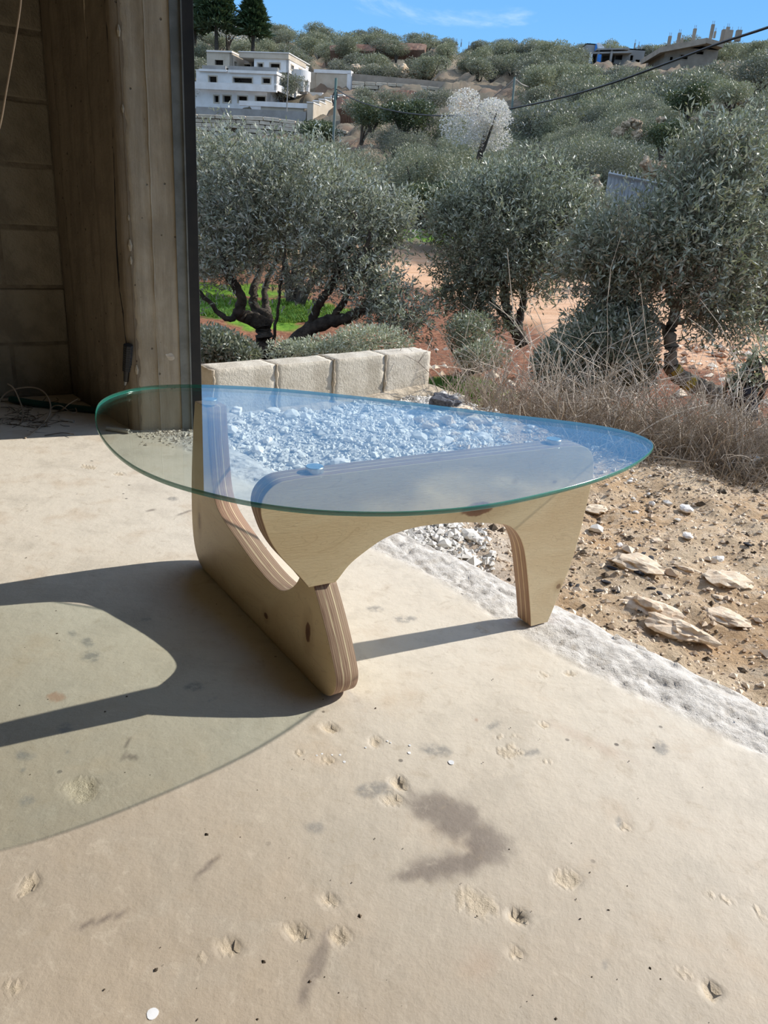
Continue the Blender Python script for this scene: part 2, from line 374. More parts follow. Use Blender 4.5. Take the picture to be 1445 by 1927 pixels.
def mat_formwork(name, c1, c2):
    m, t = new_mat(name); P = t.node('ShaderNodeTexCoord').outputs['Object']
    a = t.noise(t.vm('MULTIPLY', P, (1, 1, 0.10)), 22, 5, 0.65, 0.3); b = t.noise(P, 6, 6, 0.65, 0.3)
    g = t.noise(t.vm('MULTIPLY', P, (1, 1, 0.05)), 95, 3, 0.6)
    col = t.mix(t.ss(t.m('ADD', t.m('MULTIPLY', a, 0.6), t.m('MULTIPLY', b, 0.4)), 0.38, 0.62), c1, c2)
    col = t.mix(t.m('MULTIPLY', t.ss(b, 0.60, 0.75), 0.35), col, tuple(c * 0.55 for c in c1))
    pit = t.node('ShaderNodeTexVoronoi', {'Vector': P, 'Scale': 22.0}).outputs['Distance']
    pm = t.ss(pit, 0.10, 0.05); col = t.mix(t.m('MULTIPLY', pm, 0.7), col, (0.05, 0.04, 0.03))
    h = t.m('ADD', t.m('ADD', t.m('MULTIPLY', a, 0.8), t.m('MULTIPLY', g, 0.3)), t.m('MULTIPLY', t.noise(P, 45, 5, 0.7), 0.5))
    h = t.m('SUBTRACT', h, t.m('MULTIPLY', pm, 0.6))
    finish(t, col, 0.9, t.bump(h, 0.004), 0.25); return m

M = {}
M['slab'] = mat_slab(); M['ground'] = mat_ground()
M['glass'] = mat_glass(); M['rim'] = mat_rim(); M['ply'] = mat_ply_edge()
M['block'] = simple('concrete block', (0.25, 0.22, 0.165), (0.18, 0.155, 0.115), 9, 0.95, 0.006, 70, 0.2, vary=0.14)  # inside wall: the room's shade is darkened into the block colour
M['pale_block'] = simple('sunlit concrete block', (0.60, 0.55, 0.46), (0.46, 0.41, 0.33), 11, 0.95, 0.006, 85, 0.2, vary=0.10)
M['mortar'] = simple('mortar', (0.52, 0.45, 0.35), (0.38, 0.32, 0.24), 14, 0.95, 0.008, 40, 0.2)
M['dark_mortar'] = simple('old dark mortar', (0.20, 0.17, 0.125), (0.13, 0.11, 0.08), 14, 0.95, 0.008, 40, 0.2)  # joints of the inside wall, darkened along with its blocks
M['form'] = mat_formwork('board formed concrete', (0.225, 0.185, 0.130), (0.165, 0.132, 0.092))  # darker copy: shade on the pillar's inner side put into the colour
M['form_pale'] = mat_formwork('pale board formed concrete', (0.43, 0.375, 0.285), (0.29, 0.25, 0.185))  # lighter copy: light on the reveal side put into the colour
M['plaster'] = simple('bare concrete', (0.26, 0.235, 0.19), (0.20, 0.18, 0.145), 3, 0.95, 0.004, 30, 0.2)
M['steel'] = simple('grey galvanised steel', (0.22, 0.235, 0.225), (0.15, 0.16, 0.15), 12, 0.5, 0, None, 0.5, 0.5)
M['black'] = simple('black rubber', (0.012, 0.012, 0.012), (0.02, 0.018, 0.016), 20, 0.55)
M['cable'] = simple('black cable', (0.012, 0.012, 0.013), None, 20, 0.5)
M['tip'] = simple('bright metal tip', (0.6, 0.6, 0.58), None, 20, 0.3, 0, None, 0.5, 0.9)
M['wire'] = simple('beige plastic wire', (0.36, 0.28, 0.20), None, 20, 0.5)
M['hose'] = simple('dark green hose', (0.01, 0.06, 0.045), None, 20, 0.45)
M['pvc'] = simple('white plastic pipe', (0.62, 0.60, 0.54), None, 30, 0.45)
M['pad'] = simple('brushed aluminium', (0.70, 0.73, 0.74), None, 30, 0.25, 0, None, 0.5, 0.9)
M['paint'] = simple('white paint', (0.82, 0.83, 0.84), None, 30, 0.5)
M['red_paint'] = simple('dark red paint', (0.22, 0.05, 0.035), None, 30, 0.7)
M['debris'] = simple('dry twigs and grit', (0.14, 0.105, 0.07), (0.06, 0.045, 0.03), 40, 0.95)
M['char'] = simple('charcoal', (0.022, 0.022, 0.028), None, 40, 0.8)
M['stone'] = simple('limestone', (0.72, 0.66, 0.57), (0.56, 0.49, 0.40), 14, 0.95, 0.004, 60, 0.2, vary=0.35)
M['gravel_stone'] = simple('pale gravel stone', (0.86, 0.83, 0.78), (0.72, 0.68, 0.62), 14, 0.95, 0.0004, 10, 0.2, vary=0.25)
M['rock'] = simple('pale rough rock', (0.78, 0.66, 0.51), (0.64, 0.49, 0.345), 3, 0.95, 0.0012, 9, 0.2, vary=0.15)
M['darkrock'] = simple('dark grey rock', (0.13, 0.135, 0.15), (0.06, 0.06, 0.07), 5, 0.85, 0.001, 12, 0.3)
M['bark'] = simple('olive bark', (0.115, 0.095, 0.075), (0.05, 0.042, 0.034), 9, 0.95, 0.03, 20, 0.2)
M['bark_pale'] = simple('lichen covered bark', (0.26, 0.225, 0.17), (0.13, 0.11, 0.085), 11, 0.95, 0.02, 25, 0.2)
M['lichen'] = simple('yellow lichen', (0.36, 0.26, 0.03), (0.20, 0.15, 0.04), 50, 0.95)
M['dry'] = simple('dry stems', (0.42, 0.35, 0.275), (0.25, 0.20, 0.155), 6, 0.85, vary=0.3)
M['dry_pale'] = simple('pale dry stems', (0.56, 0.49, 0.40), (0.40, 0.34, 0.27), 6, 0.85)
M['leaf'] = mat_leaf('olive leaves', (0.175, 0.195, 0.125), (0.33, 0.35, 0.255), (0.50, 0.53, 0.45), 0.22)
M['leaf_dark'] = mat_leaf('dark olive leaves', (0.125, 0.145, 0.092), (0.25, 0.27, 0.185), (0.42, 0.45, 0.37), 0.18)
M['leaf_far'] = mat_leaf('hillside olive leaves', (0.135, 0.14, 0.092), (0.25, 0.25, 0.175), (0.30, 0.305, 0.235), 0.15, 0.45, 0.22)
M['leaf_green'] = mat_leaf('glossy green leaves', (0.035, 0.055, 0.022), (0.075, 0.105, 0.042), (0.08, 0.105, 0.055), 0.1)
M['blossom'] = mat_leaf('white blossom', (0.62, 0.58, 0.56), (0.85, 0.80, 0.78), (0.78, 0.74, 0.72), 0.3, 0.05)
M['conifer'] = mat_leaf('conifer needles', (0.022, 0.05, 0.022), (0.06, 0.105, 0.04), (0.05, 0.085, 0.04), 0.05, 0.1)
M['grass'] = mat_leaf('green grass blades', (0.06, 0.17, 0.01), (0.19, 0.36, 0.03), (0.13, 0.28, 0.03), 0.35, 0.1)
M['white_stone'] = simple('white stone cladding', (0.72, 0.70, 0.67), (0.64, 0.61, 0.57), 0.8, 0.9, 0.01, 3, 0.2)
M['tan_stone'] = simple('tan stone cladding', (0.50, 0.435, 0.345), (0.43, 0.365, 0.28), 0.8, 0.9, 0.01, 3, 0.2)
M['raw'] = simple('raw grey concrete', (0.33, 0.315, 0.29), (0.25, 0.235, 0.215), 0.5, 0.95, 0.02, 3, 0.2)
M['raw_tan'] = simple('raw tan concrete', (0.36, 0.30, 0.235), (0.27, 0.225, 0.175), 0.6, 0.95, 0.02, 3, 0.2)
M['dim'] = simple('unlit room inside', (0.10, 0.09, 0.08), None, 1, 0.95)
M['bigstone'] = simple('quarried retaining stone', (0.66, 0.58, 0.46), (0.50, 0.42, 0.32), 0.9, 0.95, 0.06, 3, 0.2, vary=0.28)
M['joint'] = simple('earth behind stones', (0.16, 0.115, 0.075), None, 1, 0.95)
M['blue'] = simple('blue sheet', (0.04, 0.22, 0.62), None, 2, 0.6)
M['white_sheet'] = simple('white plastic sheet', (0.75, 0.76, 0.76), None, 2, 0.5)
M['galv'] = simple('corrugated grey metal', (0.40, 0.43, 0.45), (0.30, 0.33, 0.35), 1, 0.5, 0, None, 0.5, 0.3)
M['green_pole'] = simple('green grey pole', (0.12, 0.19, 0.165), (0.16, 0.18, 0.165), 1, 0.6)
M['darkblue'] = simple('dark blue painted steel', (0.03, 0.045, 0.07), None, 2, 0.5)

# ------------------------------------------------------------------ floor slab (fine mesh with chips and stains)
def build_floor():
    # fine grid aligned to the opening line: a along TD, b inward
    a = np.arange(-1.55, 1.28, 0.006); b = np.arange(0.06, -1.48, -0.006)
    A, B = np.meshgrid(a, b, indexing='ij')
    X = EDGE0[0] + TD[0] * A + ND[0] * B; Y = EDGE0[1] + TD[1] * A + ND[1] * B
    d = edge_d(X, Y)
    Z = np.zeros_like(X); P = np.c_[X.ravel(), Y.ravel()]
    Z += (fbm(P, 2.0, 5, 3) * 0.0012 + fbm(P, 25, 6, 3) * 0.0003).reshape(X.shape)
    dark = np.zeros_like(X); grey = np.zeros_like(X); rust = np.zeros_like(X); chip = np.zeros_like(X)
    wob = (fbm(P, 18, 31, 3) + .8 * fbm(P, 75, 33, 2)).reshape(X.shape)
    def blob(px, py, rx, ry, rot=0, soft=0.35):
        """elliptical mark: centre from photo point, radii in px at that spot"""
        c = onz(px, py); k = np.linalg.norm(ray(px, py)) / F * (CAMH / -ray(px, py)[2]) * F / F
        ex = onz(px + rx * math.cos(rot), py + rx * math.sin(rot)) - c; ey = onz(px - ry * math.sin(rot), py + ry * math.cos(rot)) - c
        Mi = np.linalg.inv(np.array([ex[:2], ey[:2]]).T)
        q = np.stack([X - c[0], Y - c[1]], -1) @ Mi.T
        r = np.hypot(q[..., 0], q[..., 1]) + wob * 0.30
        return 1 - sstep(r, 1 - soft, 1 + soft)
    # damp / oily stains
    for s in [(815, 1520, 52, 26, .25, .5), (868, 1548, 48, 40, .7, .5), (905, 1585, 50, 46, .9, .45), (868, 1622, 75, 24, -.18, .5), (800, 1640, 60, 10, -.22, .6)]:
        dark = np.maximum(dark, blob(*s) * 0.72)
    for s in [(598, 1810, 62, 17, 1.95, .35), (575, 1868, 30, 13, 1.95, .5), (612, 1765, 18, 9, 1.9, .4)]:
        dark = np.maximum(dark, blob(*s) * 0.62)
    for s in [(160, 1741, 30, 5, -.30, .5), (205, 1727, 40, 4, -.30, .6), (392, 1630, 26, 4, -.75, .6), (238, 1405, 22, 2.6, 1.9, .5), (245, 1424, 14, 4, .1, .5),(345, 965, 16, 2, -.3, .5), (285, 960, 9, 2, -.2, .5)]:
        dark = np.maximum(dark, blob(*s) * 0.7)
    for s in [(165, 1208, 12, 8, .1), (173, 1235, 18, 10, 0), (122, 1372, 13, 8, -.2), (42, 1423, 22, 9, 0), (50, 1507, 12, 10, 0), (366, 1293, 18, 7, 0), (400, 1315, 11, 3, -.4), (135, 1192, 9, 6, .4), (590, 1558, 20, 12, -.2), (823, 1412, 28, 12, .2), (1245, 1409, 12, 10, .8), (932, 1363, 22, 6, -.35), (1137, 1816, 7, 9, 0), (930, 1080, 12, 4, 0), (760, 1165, 18, 5, 0), (705, 1145, 16, 5, 0), (325, 938, 12, 4, 0), (275, 1165, 11, 3, 0), (45, 1450, 4, 3, 0), (130, 1415, 4, 3, 0), (700, 1488, 32, 12, -.1), (1165, 1545, 4, 12, 0), (1000, 1415, 14, 5, -.2)]:
        grey = np.maximum(grey, blob(*s) * 0.75)
    for s in [(107, 1313, 14, 8, 0, .25), (896, 1354, 5, 4, 0, .2), (900, 1815, 40, 35, 0, .8), (1110, 1395, 90, 9, .45, .7)]:
        rust = np.maximum(rust, blob(*s) * (0.75 if s[2] < 20 else 0.22))
    # chipped pits: (x, y, rx, ry, rot, depth m)
    chips = [(620, 1370, 19, 9, .4, .004), (705, 1396, 11, 8, .2, .004), (562, 1418, 11, 7, .3, .003), (612, 1430, 12, 6, .1, .003), (752, 1475, 13, 8, .5, .004), (736, 1506, 20, 9, 0, .003),
             (430, 1782, 22, 15, .1, .005), (380, 1800, 11, 8, 0, .002), (562, 1754, 22, 12, .4, .005), (640, 1765, 22, 16, .3, .004), (616, 1694, 14, 9, .1, .003), (53, 1666, 17, 9, -1.0, .004), (88, 1780, 9, 7, 0, .002),
             (148, 1482, 30, 24, 0, .003), (975, 1727, 22, 10, .5, .006), (972, 1796, 15, 7, .5, .004), (1022, 1364, 9, 4, .2, .003), (1337, 1866, 16, 9, .7, .006), (1290, 1815, 34, 18, .6, .002), (1066, 1655, 24, 14, .3, .003),
             (1175, 1557, 9, 4, .2, .003), (1360, 1686, 32, 12, .3, .0015), (950, 1405, 30, 22, .1, .0015), (900, 1710, 42, 30, .6, .002), (25, 1830, 26, 42, 0, .002), (1205, 1270, 10, 5, .3, .003), (1072, 1267, 9, 4, .1, .003), (1022, 1270, 11, 4, .2, .002), (225, 891, 10, 3, .1, .002), (790, 1010, 14, 4, .5, .004),
             (165, 878, 18, 3, .1, .0015), (1425, 1700, 8, 30, -.5, .002), (915, 1182, 26, 7, .1, .002), (1030, 1430, 10, 5, .1, .002)]
    for (px, py, rx, ry, rot, dep) in chips:
        k = blob(px, py, rx, ry, rot, .20); rag = 1.0 + 0.5 * fbm(P, 70, 44, 2).reshape(X.shape)
        if dep < 0.0026: k = k * sstep(fbm(P, 40, 51, 3).reshape(X.shape), -.15, .35)
        chip = np.maximum(chip, k); Z -= k * dep * rag * 1.15
    # rough pale strip along the slab edge
    wd = 0.17 + 0.03 * vnoise(P, 2.5, 61).reshape(X.shape)
    edge = sstep(d, -wd - 0.02, -wd + 0.03) * sstep(A, -1.35, -1.1)
    pits = sstep(fbm(P, 30, 71, 4).reshape(X.shape), 0.15, 0.7)
    Z += edge * (-0.003 - 0.005 * pits + 0.002 * fbm(P, 14, 73, 3).reshape(X.shape) + 0.0015 * fbm(P, 75, 74, 2).reshape(X.shape))
    Z -= edge * sstep(d, -0.06, 0.0) * 0.014
    Z = np.where(d > 0, -0.012 - np.minimum(d, 0.04) * 3.0, Z)
    n0, n1 = A.shape; idx = np.arange(n0 * n1).reshape(n0, n1)
    Q = np.stack([idx[:-1, :-1], idx[:-1, 1:], idx[1:, 1:], idx[1:, :-1]], -1).reshape(-1, 4)
    V = np.stack([X, Y, Z], -1).reshape(-1, 3)
    # coarse rest of the room floor (four borders around the fine patch)
    def W(aa, bb, z=-0.0008): return (EDGE0[0] + TD[0] * aa + ND[0] * bb, EDGE0[1] + TD[1] * aa + ND[1] * bb, z)
    a0, a1, b0, b1 = a[0], a[-1], b[-1], 0.02; L0, L1, D = -2.9, 6.2, -7.4
    ex = []; eq = []
    for (p, q, r, s_) in [(L0, a0 + .004, D, 1.0), (a1 - .004, L1, D, b1), (a0, a1, D, b0 + .004)]:
        k = len(ex); ex += [W(p, r), W(q, r), W(q, s_ if p != L0 else 0.55), W(p, s_ if p != L0 else 0.55)]; eq.append([k, k + 1, k + 2, k + 3])
    me = mesh_np('floor', np.vstack([V, ex]), np.vstack([Q, np.array(eq) + len(V)]), True)
    pad = np.zeros(len(ex))
    for nme, arr in (('dark', dark), ('grey', grey), ('rust', rust), ('chip', chip), ('edge', edge)):
        set_attr(me, nme, np.concatenate([arr.ravel(), pad]))
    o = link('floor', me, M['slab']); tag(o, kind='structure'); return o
floor = build_floor()
for (px, py, r) in [(849, 1434, 5.5), (408, 1543, 5.5), (287, 1907, 11), (770, 1416, 3), (648, 1433, 2.8), (771, 1402, 2.2), (640, 1420, 2), (606, 1418, 2), (625, 1420, 1.8), (729, 1394, 1.8), (480, 1438, 2), (735, 1397, 1.5), (503, 1432, 1.6), (688, 1406, 1.8), (596, 1421, 1.8), (429, 1604, 2.5)]:
    c = onz(px, py, 0.001); ex = np.linalg.norm(onz(px + r, py, 0.001) - c); mb = MB()
    aa = np.linspace(0, 2 * np.pi, 14, endpoint=False)
    mb.prism(np.c_[c[0] + np.cos(aa) * ex * (1 + .08 * np.sin(3 * aa)), c[1] + np.sin(aa) * ex * 1.1], -0.001, 0.0006); mb.build('paint_spot', M['paint'], floor)

# ------------------------------------------------------------------ ground outside
road_pts = [hit(x, y) for (x, y) in ((1700, 690), (1400, 655), (1200, 600), (980, 545), (790, 500), (640, 478), (560, 470))]
grass_spots = [(hit(430, 585), 1.1), (hit(560, 575), 0.9), (hit(490, 600), 0.9), (hit(420, 545), 1.6), (hit(800, 445), 3.0), (hit(1270, 305), 2.0), (hit(1180, 330), 1.2), (hit(860, 722), 0.55), (hit(900, 745), 0.5), (hit(395, 650), .8)]
def masks(X, Y):
    P = np.c_[X.ravel(), Y.ravel()]; n1 = fbm(P, 0.6, 81, 4).reshape(X.shape); n2 = fbm(P, 3, 85, 3).reshape(X.shape)
    dmin = np.full(X.shape, 1e9); rp = np.array(road_pts)[:, :2]
    for i in range(len(rp) - 1):
        a, b = rp[i], rp[i + 1]; ab = b - a; t = np.clip(((X - a[0]) * ab[0] + (Y - a[1]) * ab[1]) / (ab @ ab), 0, 1)
        dmin = np.minimum(dmin, np.hypot(X - a[0] - ab[0] * t, Y - a[1] - ab[1] * t))
    road = 1 - sstep(dmin + n1 * 0.5, 1.9, 2.5)
    grass = np.zeros(X.shape)
    for c, r in grass_spots:
        dd = np.hypot(X - c[0], Y - c[1]); grass = np.maximum(grass, 1 - sstep(dd / r + n2 * 0.35, 0.8, 1.05))
    grass *= (1 - road)
    dc = Y - crest(X)
    sand = 1 - sstep(dc + n2 * 0.15, 0.1, 0.55)
    gravel = (1 - sstep(X + n2 * 0.12, 0.22, 0.5)) * (1 - sstep(dc, 0.2, .6))
    return dict(road=road, grass=grass, sand=sand, gravel=gravel)
def grid_ground(name, xs, ys, zoff=0.0, near=False):
    X, Y = np.meshgrid(xs, ys, indexing='ij'); Z = ground_z(X, Y) + relief(X, Y) + zoff; m = masks(X, Y)
    Z -= 0.0
    if near:
        P = np.c_[X.ravel(), Y.ravel()]
        Z += (fbm(P, 9, 91, 4) * 0.012 + fbm(P, 32, 95, 3) * 0.005).reshape(X.shape)
        d = edge_d(X, Y); Z = np.where(d < 0.10, np.minimum(Z, -0.022 - 0.02 * (d < -0.02) - 0.03 * np.clip(0.02 - d, 0, 1)), Z)
        Z = np.where(d < -0.03, -0.12, Z)
    n0, n1 = X.shape; idx = np.arange(n0 * n1).reshape(n0, n1)
    Q = np.stack([idx[:-1, :-1], idx[1:, :-1], idx[1:, 1:], idx[:-1, 1:]], -1).reshape(-1, 4)
    me = mesh_np(name, np.stack([X, Y, Z], -1).reshape(-1, 3), Q, True)
    for k, v in m.items(): set_attr(me, k, v.ravel())
    return tag(link(name, me, M['ground']), kind='structure')
grid_ground('ground', np.arange(-1.6, 3.4, 0.0155), np.arange(0.3, 4.7, 0.0155), near=True)
def build_hill():
    ys = np.geomspace(0.6, 420, 330); ss = np.concatenate([np.linspace(-1.3, -.42, 24)[:-1], np.linspace(-.42, .62, 250), np.linspace(.62, 2.4, 30)[1:]])
    Sx, Y = np.meshgrid(ss, ys, indexing='ij'); X = Sx * (Y + 1.0)
    Z = ground_z(X, Y) + relief(X, Y); m = masks(X, Y)
    inside = (X > -1.55) & (X < 3.35) & (Y > 0.35) & (Y < 4.64)
    d = ((X - EDGE0[0]) * ND[0] + (Y - EDGE0[1]) * ND[1])
    Z = np.where(inside | (d < 0.15), Z - 0.16, Z)
    Z -= m['road'] * relief(X, Y) * 0.8
    P = np.c_[X.ravel(), Y.ravel()]
    Z += (np.abs(fbm(P, 0.35, 97, 5)).reshape(X.shape)) * np.interp(Y, [8, 30, 60, 200], [0, .08, .14, .22]) * (1 - m['road'])
    n0, n1 = X.shape; idx = np.arange(n0 * n1).reshape(n0, n1)
    Q = np.stack([idx[:-1, :-1], idx[1:, :-1], idx[1:, 1:], idx[:-1, 1:]], -1).reshape(-1, 4)
    me = mesh_np('hillside', np.stack([X, Y, Z], -1).reshape(-1, 3), Q, True)
    for k, v in m.items(): set_attr(me, k, v.ravel())
    tag(link('hillside', me, M['ground']), kind='structure')
build_hill()

# ------------------------------------------------------------------ garage shell
C0 = np.array([-1.296, 3.052]); PA = np.array([-0.884, 2.617]); QA = np.array([-0.715, 2.689])
WD = np.array([math.cos(R(213)), math.sin(R(213))]); WN = np.array([-WD[1], WD[0]])     # block wall runs along WD; WN points out of room? fixed below
if WN @ (np.array([0, 0]) - C0) < 0: WN = -WN                                            # into the room
CEIL = 2.95
def frame2(o, d, n):   # matrix with x=d, y=n, z=up
    return np.array([[d[0], n[0], 0, o[0]], [d[1], n[1], 0, o[1]], [0, 0, 1, 0], [0, 0, 0, 1]], float)
MW = frame2(C0, WD, WN)
wl = MB().box((-0.3, -0.30, -0.05), (7.4, -0.0095, CEIL), MW).build('wall_left', M['dark_mortar']); tag(wl, kind='structure')
bl = None; nb = 0
for r in range(14):
    z0 = 0.004 + r * 0.212; off = 0.0 if r % 2 else 0.21
    k = -1
    while True:
        x0 = -off + (k + 1) * 0.424; k += 1
        if x0 > 3.2: break
        xa, xb = max(x0, 0.0), x0 + 0.412
        if xb - xa < .05: continue
        mb = MB().box((0, 0, 0), (xb - xa, 0.030, 0.200)); me = None
        b = mb.build('block', M['block'], wl); bevelled(b, 0.006, 2)
        rr = random.uniform(-.004, .004)
        b.matrix_local = Matrix(MW.tolist()) @ Matrix.Translation((xa, -0.034 + rr, z0 + random.uniform(-.003, .003))) @ Matrix.Rotation(random.uniform(-.008, .008), 4, 'Y')
# front wall: pier next to the opening, lintel, far pier
def poly_wall(name, pts, z0, z1, mat):
    return tag(MB().prism(pts, z0, z1).build(name, mat), kind='structure')
OUT = ND * 0.22
P1 = PA + TD * 3.5
pierpoly = [C0, PA, QA, QA + np.array([-.05, .09]), C0 + ND * 0.30 + np.array([-.1, .05])]
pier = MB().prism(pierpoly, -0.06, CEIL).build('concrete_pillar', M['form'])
tag(pier, 'tall board-formed concrete pillar at the left side of the garage opening', 'pillar')
# reveal face with board seams; its brighter light is painted in as paler concrete
RV = (QA - PA); RL = np.linalg.norm(RV); RVn = RV / RL; RN = np.array([RVn[1], -RVn[0]])
MR = frame2(PA, RVn, RN)
def rough_sheet(name, L, H, M4, mat, parent, seed, amp=0.003, stp=0.012, edge_rag=0.0, steps=()):
    xs = np.arange(0, L + stp / 2, stp); xs[-1] = L; zs = np.arange(0, H, stp * 1.6)
    X, Z = np.meshgrid(xs, zs, indexing='ij'); P = np.c_[X.ravel(), Z.ravel()]
    Yd = (fbm(P * np.array([1, .25]), 18, seed, 3) * amp + fbm(P, 30, seed + 3, 3) * amp * .6).reshape(X.shape) + amp * 1.2
    for (sx, sz, dep) in steps: Yd += dep * (X + .008 * vnoise(np.c_[Z.ravel(), Z.ravel() * 0], 6, seed).reshape(X.shape) > sx)
    if edge_rag: Yd -= edge_rag * (1 - sstep(X + .006 * vnoise(P, 30, seed + 8).reshape(X.shape), 0.0, 0.014))
    Yd[0, :] = -0.004; Yd[-1, :] = -0.004
    V = np.stack([X.ravel(), Yd.ravel(), Z.ravel(), np.ones(X.size)], -1) @ M4.T
    n0, n1 = X.shape; idx = np.arange(n0 * n1).reshape(n0, n1)
    Q = np.stack([idx[:-1, :-1], idx[1:, :-1], idx[1:, 1:], idx[:-1, 1:]], -1).reshape(-1, 4)
    return link(name, mesh_np(name, V[:, :3], Q, True), mat, parent)
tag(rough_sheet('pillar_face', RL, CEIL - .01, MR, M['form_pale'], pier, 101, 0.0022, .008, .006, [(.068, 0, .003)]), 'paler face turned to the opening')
PV = PA - C0; PL = np.linalg.norm(PV); PVn = PV / PL; PN = np.array([PVn[1], -PVn[0]])
if PN @ (np.array([0, 0]) - C0) < 0: PN = -PN
MP = frame2(C0, PVn, PN)
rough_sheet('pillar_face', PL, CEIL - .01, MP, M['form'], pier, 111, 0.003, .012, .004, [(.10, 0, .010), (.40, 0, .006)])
# ragged mortar seam running down the inner face
zz = np.arange(0.0, CEIL, 0.02)
mb = MB(); mb.tube(np.c_[C0[0] + PVn[0] * (.405 + .006 * vnoise(np.c_[zz, zz], 9, 4)) + PN[0] * .012, C0[1] + PVn[1] * (.405 + .006 * vnoise(np.c_[zz, zz], 9, 4)) + PN[1] * .012, zz], .0045 + .004 * np.abs(vnoise(np.c_[zz, zz], 22, 6)), 5)
mb.build('mortar_seam', M['mortar'], pier)
mb = MB()
for i in range(16):
    z = random.uniform(1.2, CEIL - .2) if i < 11 else random.uniform(.1, 1.2)
    p = PA + RN * .002; r = random.uniform(.004, .012); pts = rng.normal(0, 1, (8, 3)); pts /= np.linalg.norm(pts, axis=1)[:, None]
    c = np.array([p[0], p[1], z]); mb.tube([c + (0, 0, -r * 1.5), c, c + (0, 0, r * 1.6)], [r * .3, r * .6, r * .2], 5)
mb.build('broken_corner', M['form_pale'], pier)
# mortar blob and bolt plate
pb = at(320, 674, 2.655); bm = bmesh.new(); bmesh.ops.create_icosphere(bm, subdivisions=2, radius=.016)
for v in bm.verts: v.co = Vector((v.co.x * 1.1, v.co.y * .35, v.co.z * .85)) * (1 + .45 * noise.noise(v.co * 90)); 
me = bpy.data.meshes.new('mortar_lump'); bm.to_mesh(me); bm.free()
mu = PA + RVn * (RL * .62) + RN * .004; link('mortar_lump', me, M['stone'], pier, (mu[0], mu[1], onz(320, 674, 0)[2] + 0.262), math.atan2(RVn[1], RVn[0]))
for zz0, xx0, rr0 in ((0, .0735, .0022), (0, .150, .0014)):
    zz = np.arange(0.0, CEIL, 0.025); q = xx0 + .0035 * vnoise(np.c_[zz, zz], 7, 31) 
    MB().tube(np.c_[PA[0] + RVn[0] * q + RN[0] * .0055, PA[1] + RVn[1] * q + RN[1] * .0055, zz], rr0 + .0016 * np.abs(vnoise(np.c_[zz, zz], 30, 33)), 4).build('board_seam', M['form_pale'], pier)
# steel jamb
J0 = QA - RVn * 0.036
jt = thing('door_frame', 'grey steel channel with black rubber strip fixed to the pillar edge', 'door frame', (0, 0, 0))
MJ = frame2(J0, RVn, RN)
ch = MB(); ch.box((-.002, -.01, 0), (.034, .010, CEIL), MJ); ch.box((.030, .008, 0), (.0345, .020, CEIL), MJ); ch.box((-.002, .008, 0), (.0015, .013, CEIL), MJ)
ch.build('steel_channel', M['steel'], jt)
MB().box((.0345, -.06, 0), (.070, .004, CEIL), MJ).build('rubber_strip', M['black'], jt)
MB().box((.070, -.06, 0), (.0707, .004, CEIL), MJ).build('edge_trim', M['steel'], jt)
# bolt plate high on the pillar
zb = 1.60
bp = MB(); bp.box((-.020, -.002, zb - .016), (.006, .014, zb + .016), MJ); pl_ = bevelled(bp.build('bolt_plate', M['steel'], jt), .003)
cc = (MJ @ np.array([-.008, .012, zb, 1]))[:3]; c2 = (MJ @ np.array([-.008, .024, zb, 1]))[:3]
MB().tube([cc, c2], .007, 8).build('bolt', M['steel'], pl_)
# rest of the shell: lintel, right pier, back and right walls, ceiling
poly_wall('wall_front', [P1, P1 + TD * 2.2, P1 + TD * 2.2 + OUT, P1 + OUT], -.06, CEIL, M['plaster'])
tag(MB().prism([PA - TD * .1, P1 + TD * .1, P1 + TD * .1 + OUT, PA - TD * .1 + OUT], 2.30, CEIL - .002).build('trim_1', M['plaster']), kind='structure')
E1 = P1 + TD * 2.2
poly_wall('wall_right', [E1, E1 + WD * 7.4, E1 + WD * 7.4 + TD * .2, E1 + TD * .2 + OUT], -.06, CEIL, M['plaster'])
poly_wall('wall_back', [C0 + WD * 7.2 - TD * .3, E1 + WD * 7.2 + TD * .3, E1 + WD * 7.45 + TD * .3, C0 + WD * 7.45 - TD * .3], -.06, CEIL, M['plaster'])
poly_wall('ceiling', [C0 - TD * .3 + ND * .5, E1 + TD * .3 + ND * .42, E1 + WD * 7.5 + TD * .3, C0 + WD * 7.5 - TD * .3], CEIL, CEIL + .2, M['plaster'])

# ------------------------------------------------------------------ cables and clutter by the pillar
def on_inner(px, py, off=0.012):
    """point where a photo sight line meets the pillar's inner face"""
    d = ray(px, py); o = np.array([0, 0, CAMH]); n = np.array([*PN, 0]); p0 = np.array([*(C0 + PN * off), 0])
    t = np.dot(p0 - o, n) / np.dot(d, n); return o + d * t
cb = [on_inner(x, y, .018) for x, y in ((196, -60), (198, 0), (206, 110), (212, 210), (216, 330), (219, 450), (224, 530), (232, 590), (238, 648))]
def smooth_path(P, n=6):
    P = np.asarray(P, float); out = []
    Q = np.vstack([2 * P[0] - P[1], P, 2 * P[-1] - P[-2]])
    for i in range(1, len(Q) - 2):
        for k in range(n):
            t = k / n; p0, p1, p2, p3 = Q[i - 1:i + 3]
            out.append(.5 * ((2 * p1) + (-p0 + p2) * t + (2 * p0 - 5 * p1 + 4 * p2 - p3) * t * t + (-p0 + 3 * p1 - 3 * p2 + p3) * t ** 3))
    out.append(P[-1]); return np.array(out)
ct = thing('cable_handle', 'black ribbed plastic handle hanging on a black cable against the pillar', 'handle', cb[-1].tolist())
def par(o, p):  # parent keeping world placement of world-space meshes
    o.parent = p; o.matrix_parent_inverse = Matrix.Translation(-Vector(p.location)); return o
par(MB().tube(smooth_path(cb), .0026, 6).build('cable', M['cable']), ct)
h0, h1, h2, h3 = (on_inner(x, y, .024) for x, y in ((241.5, 649), (238.5, 697), (237, 717), (235.5, 724)))
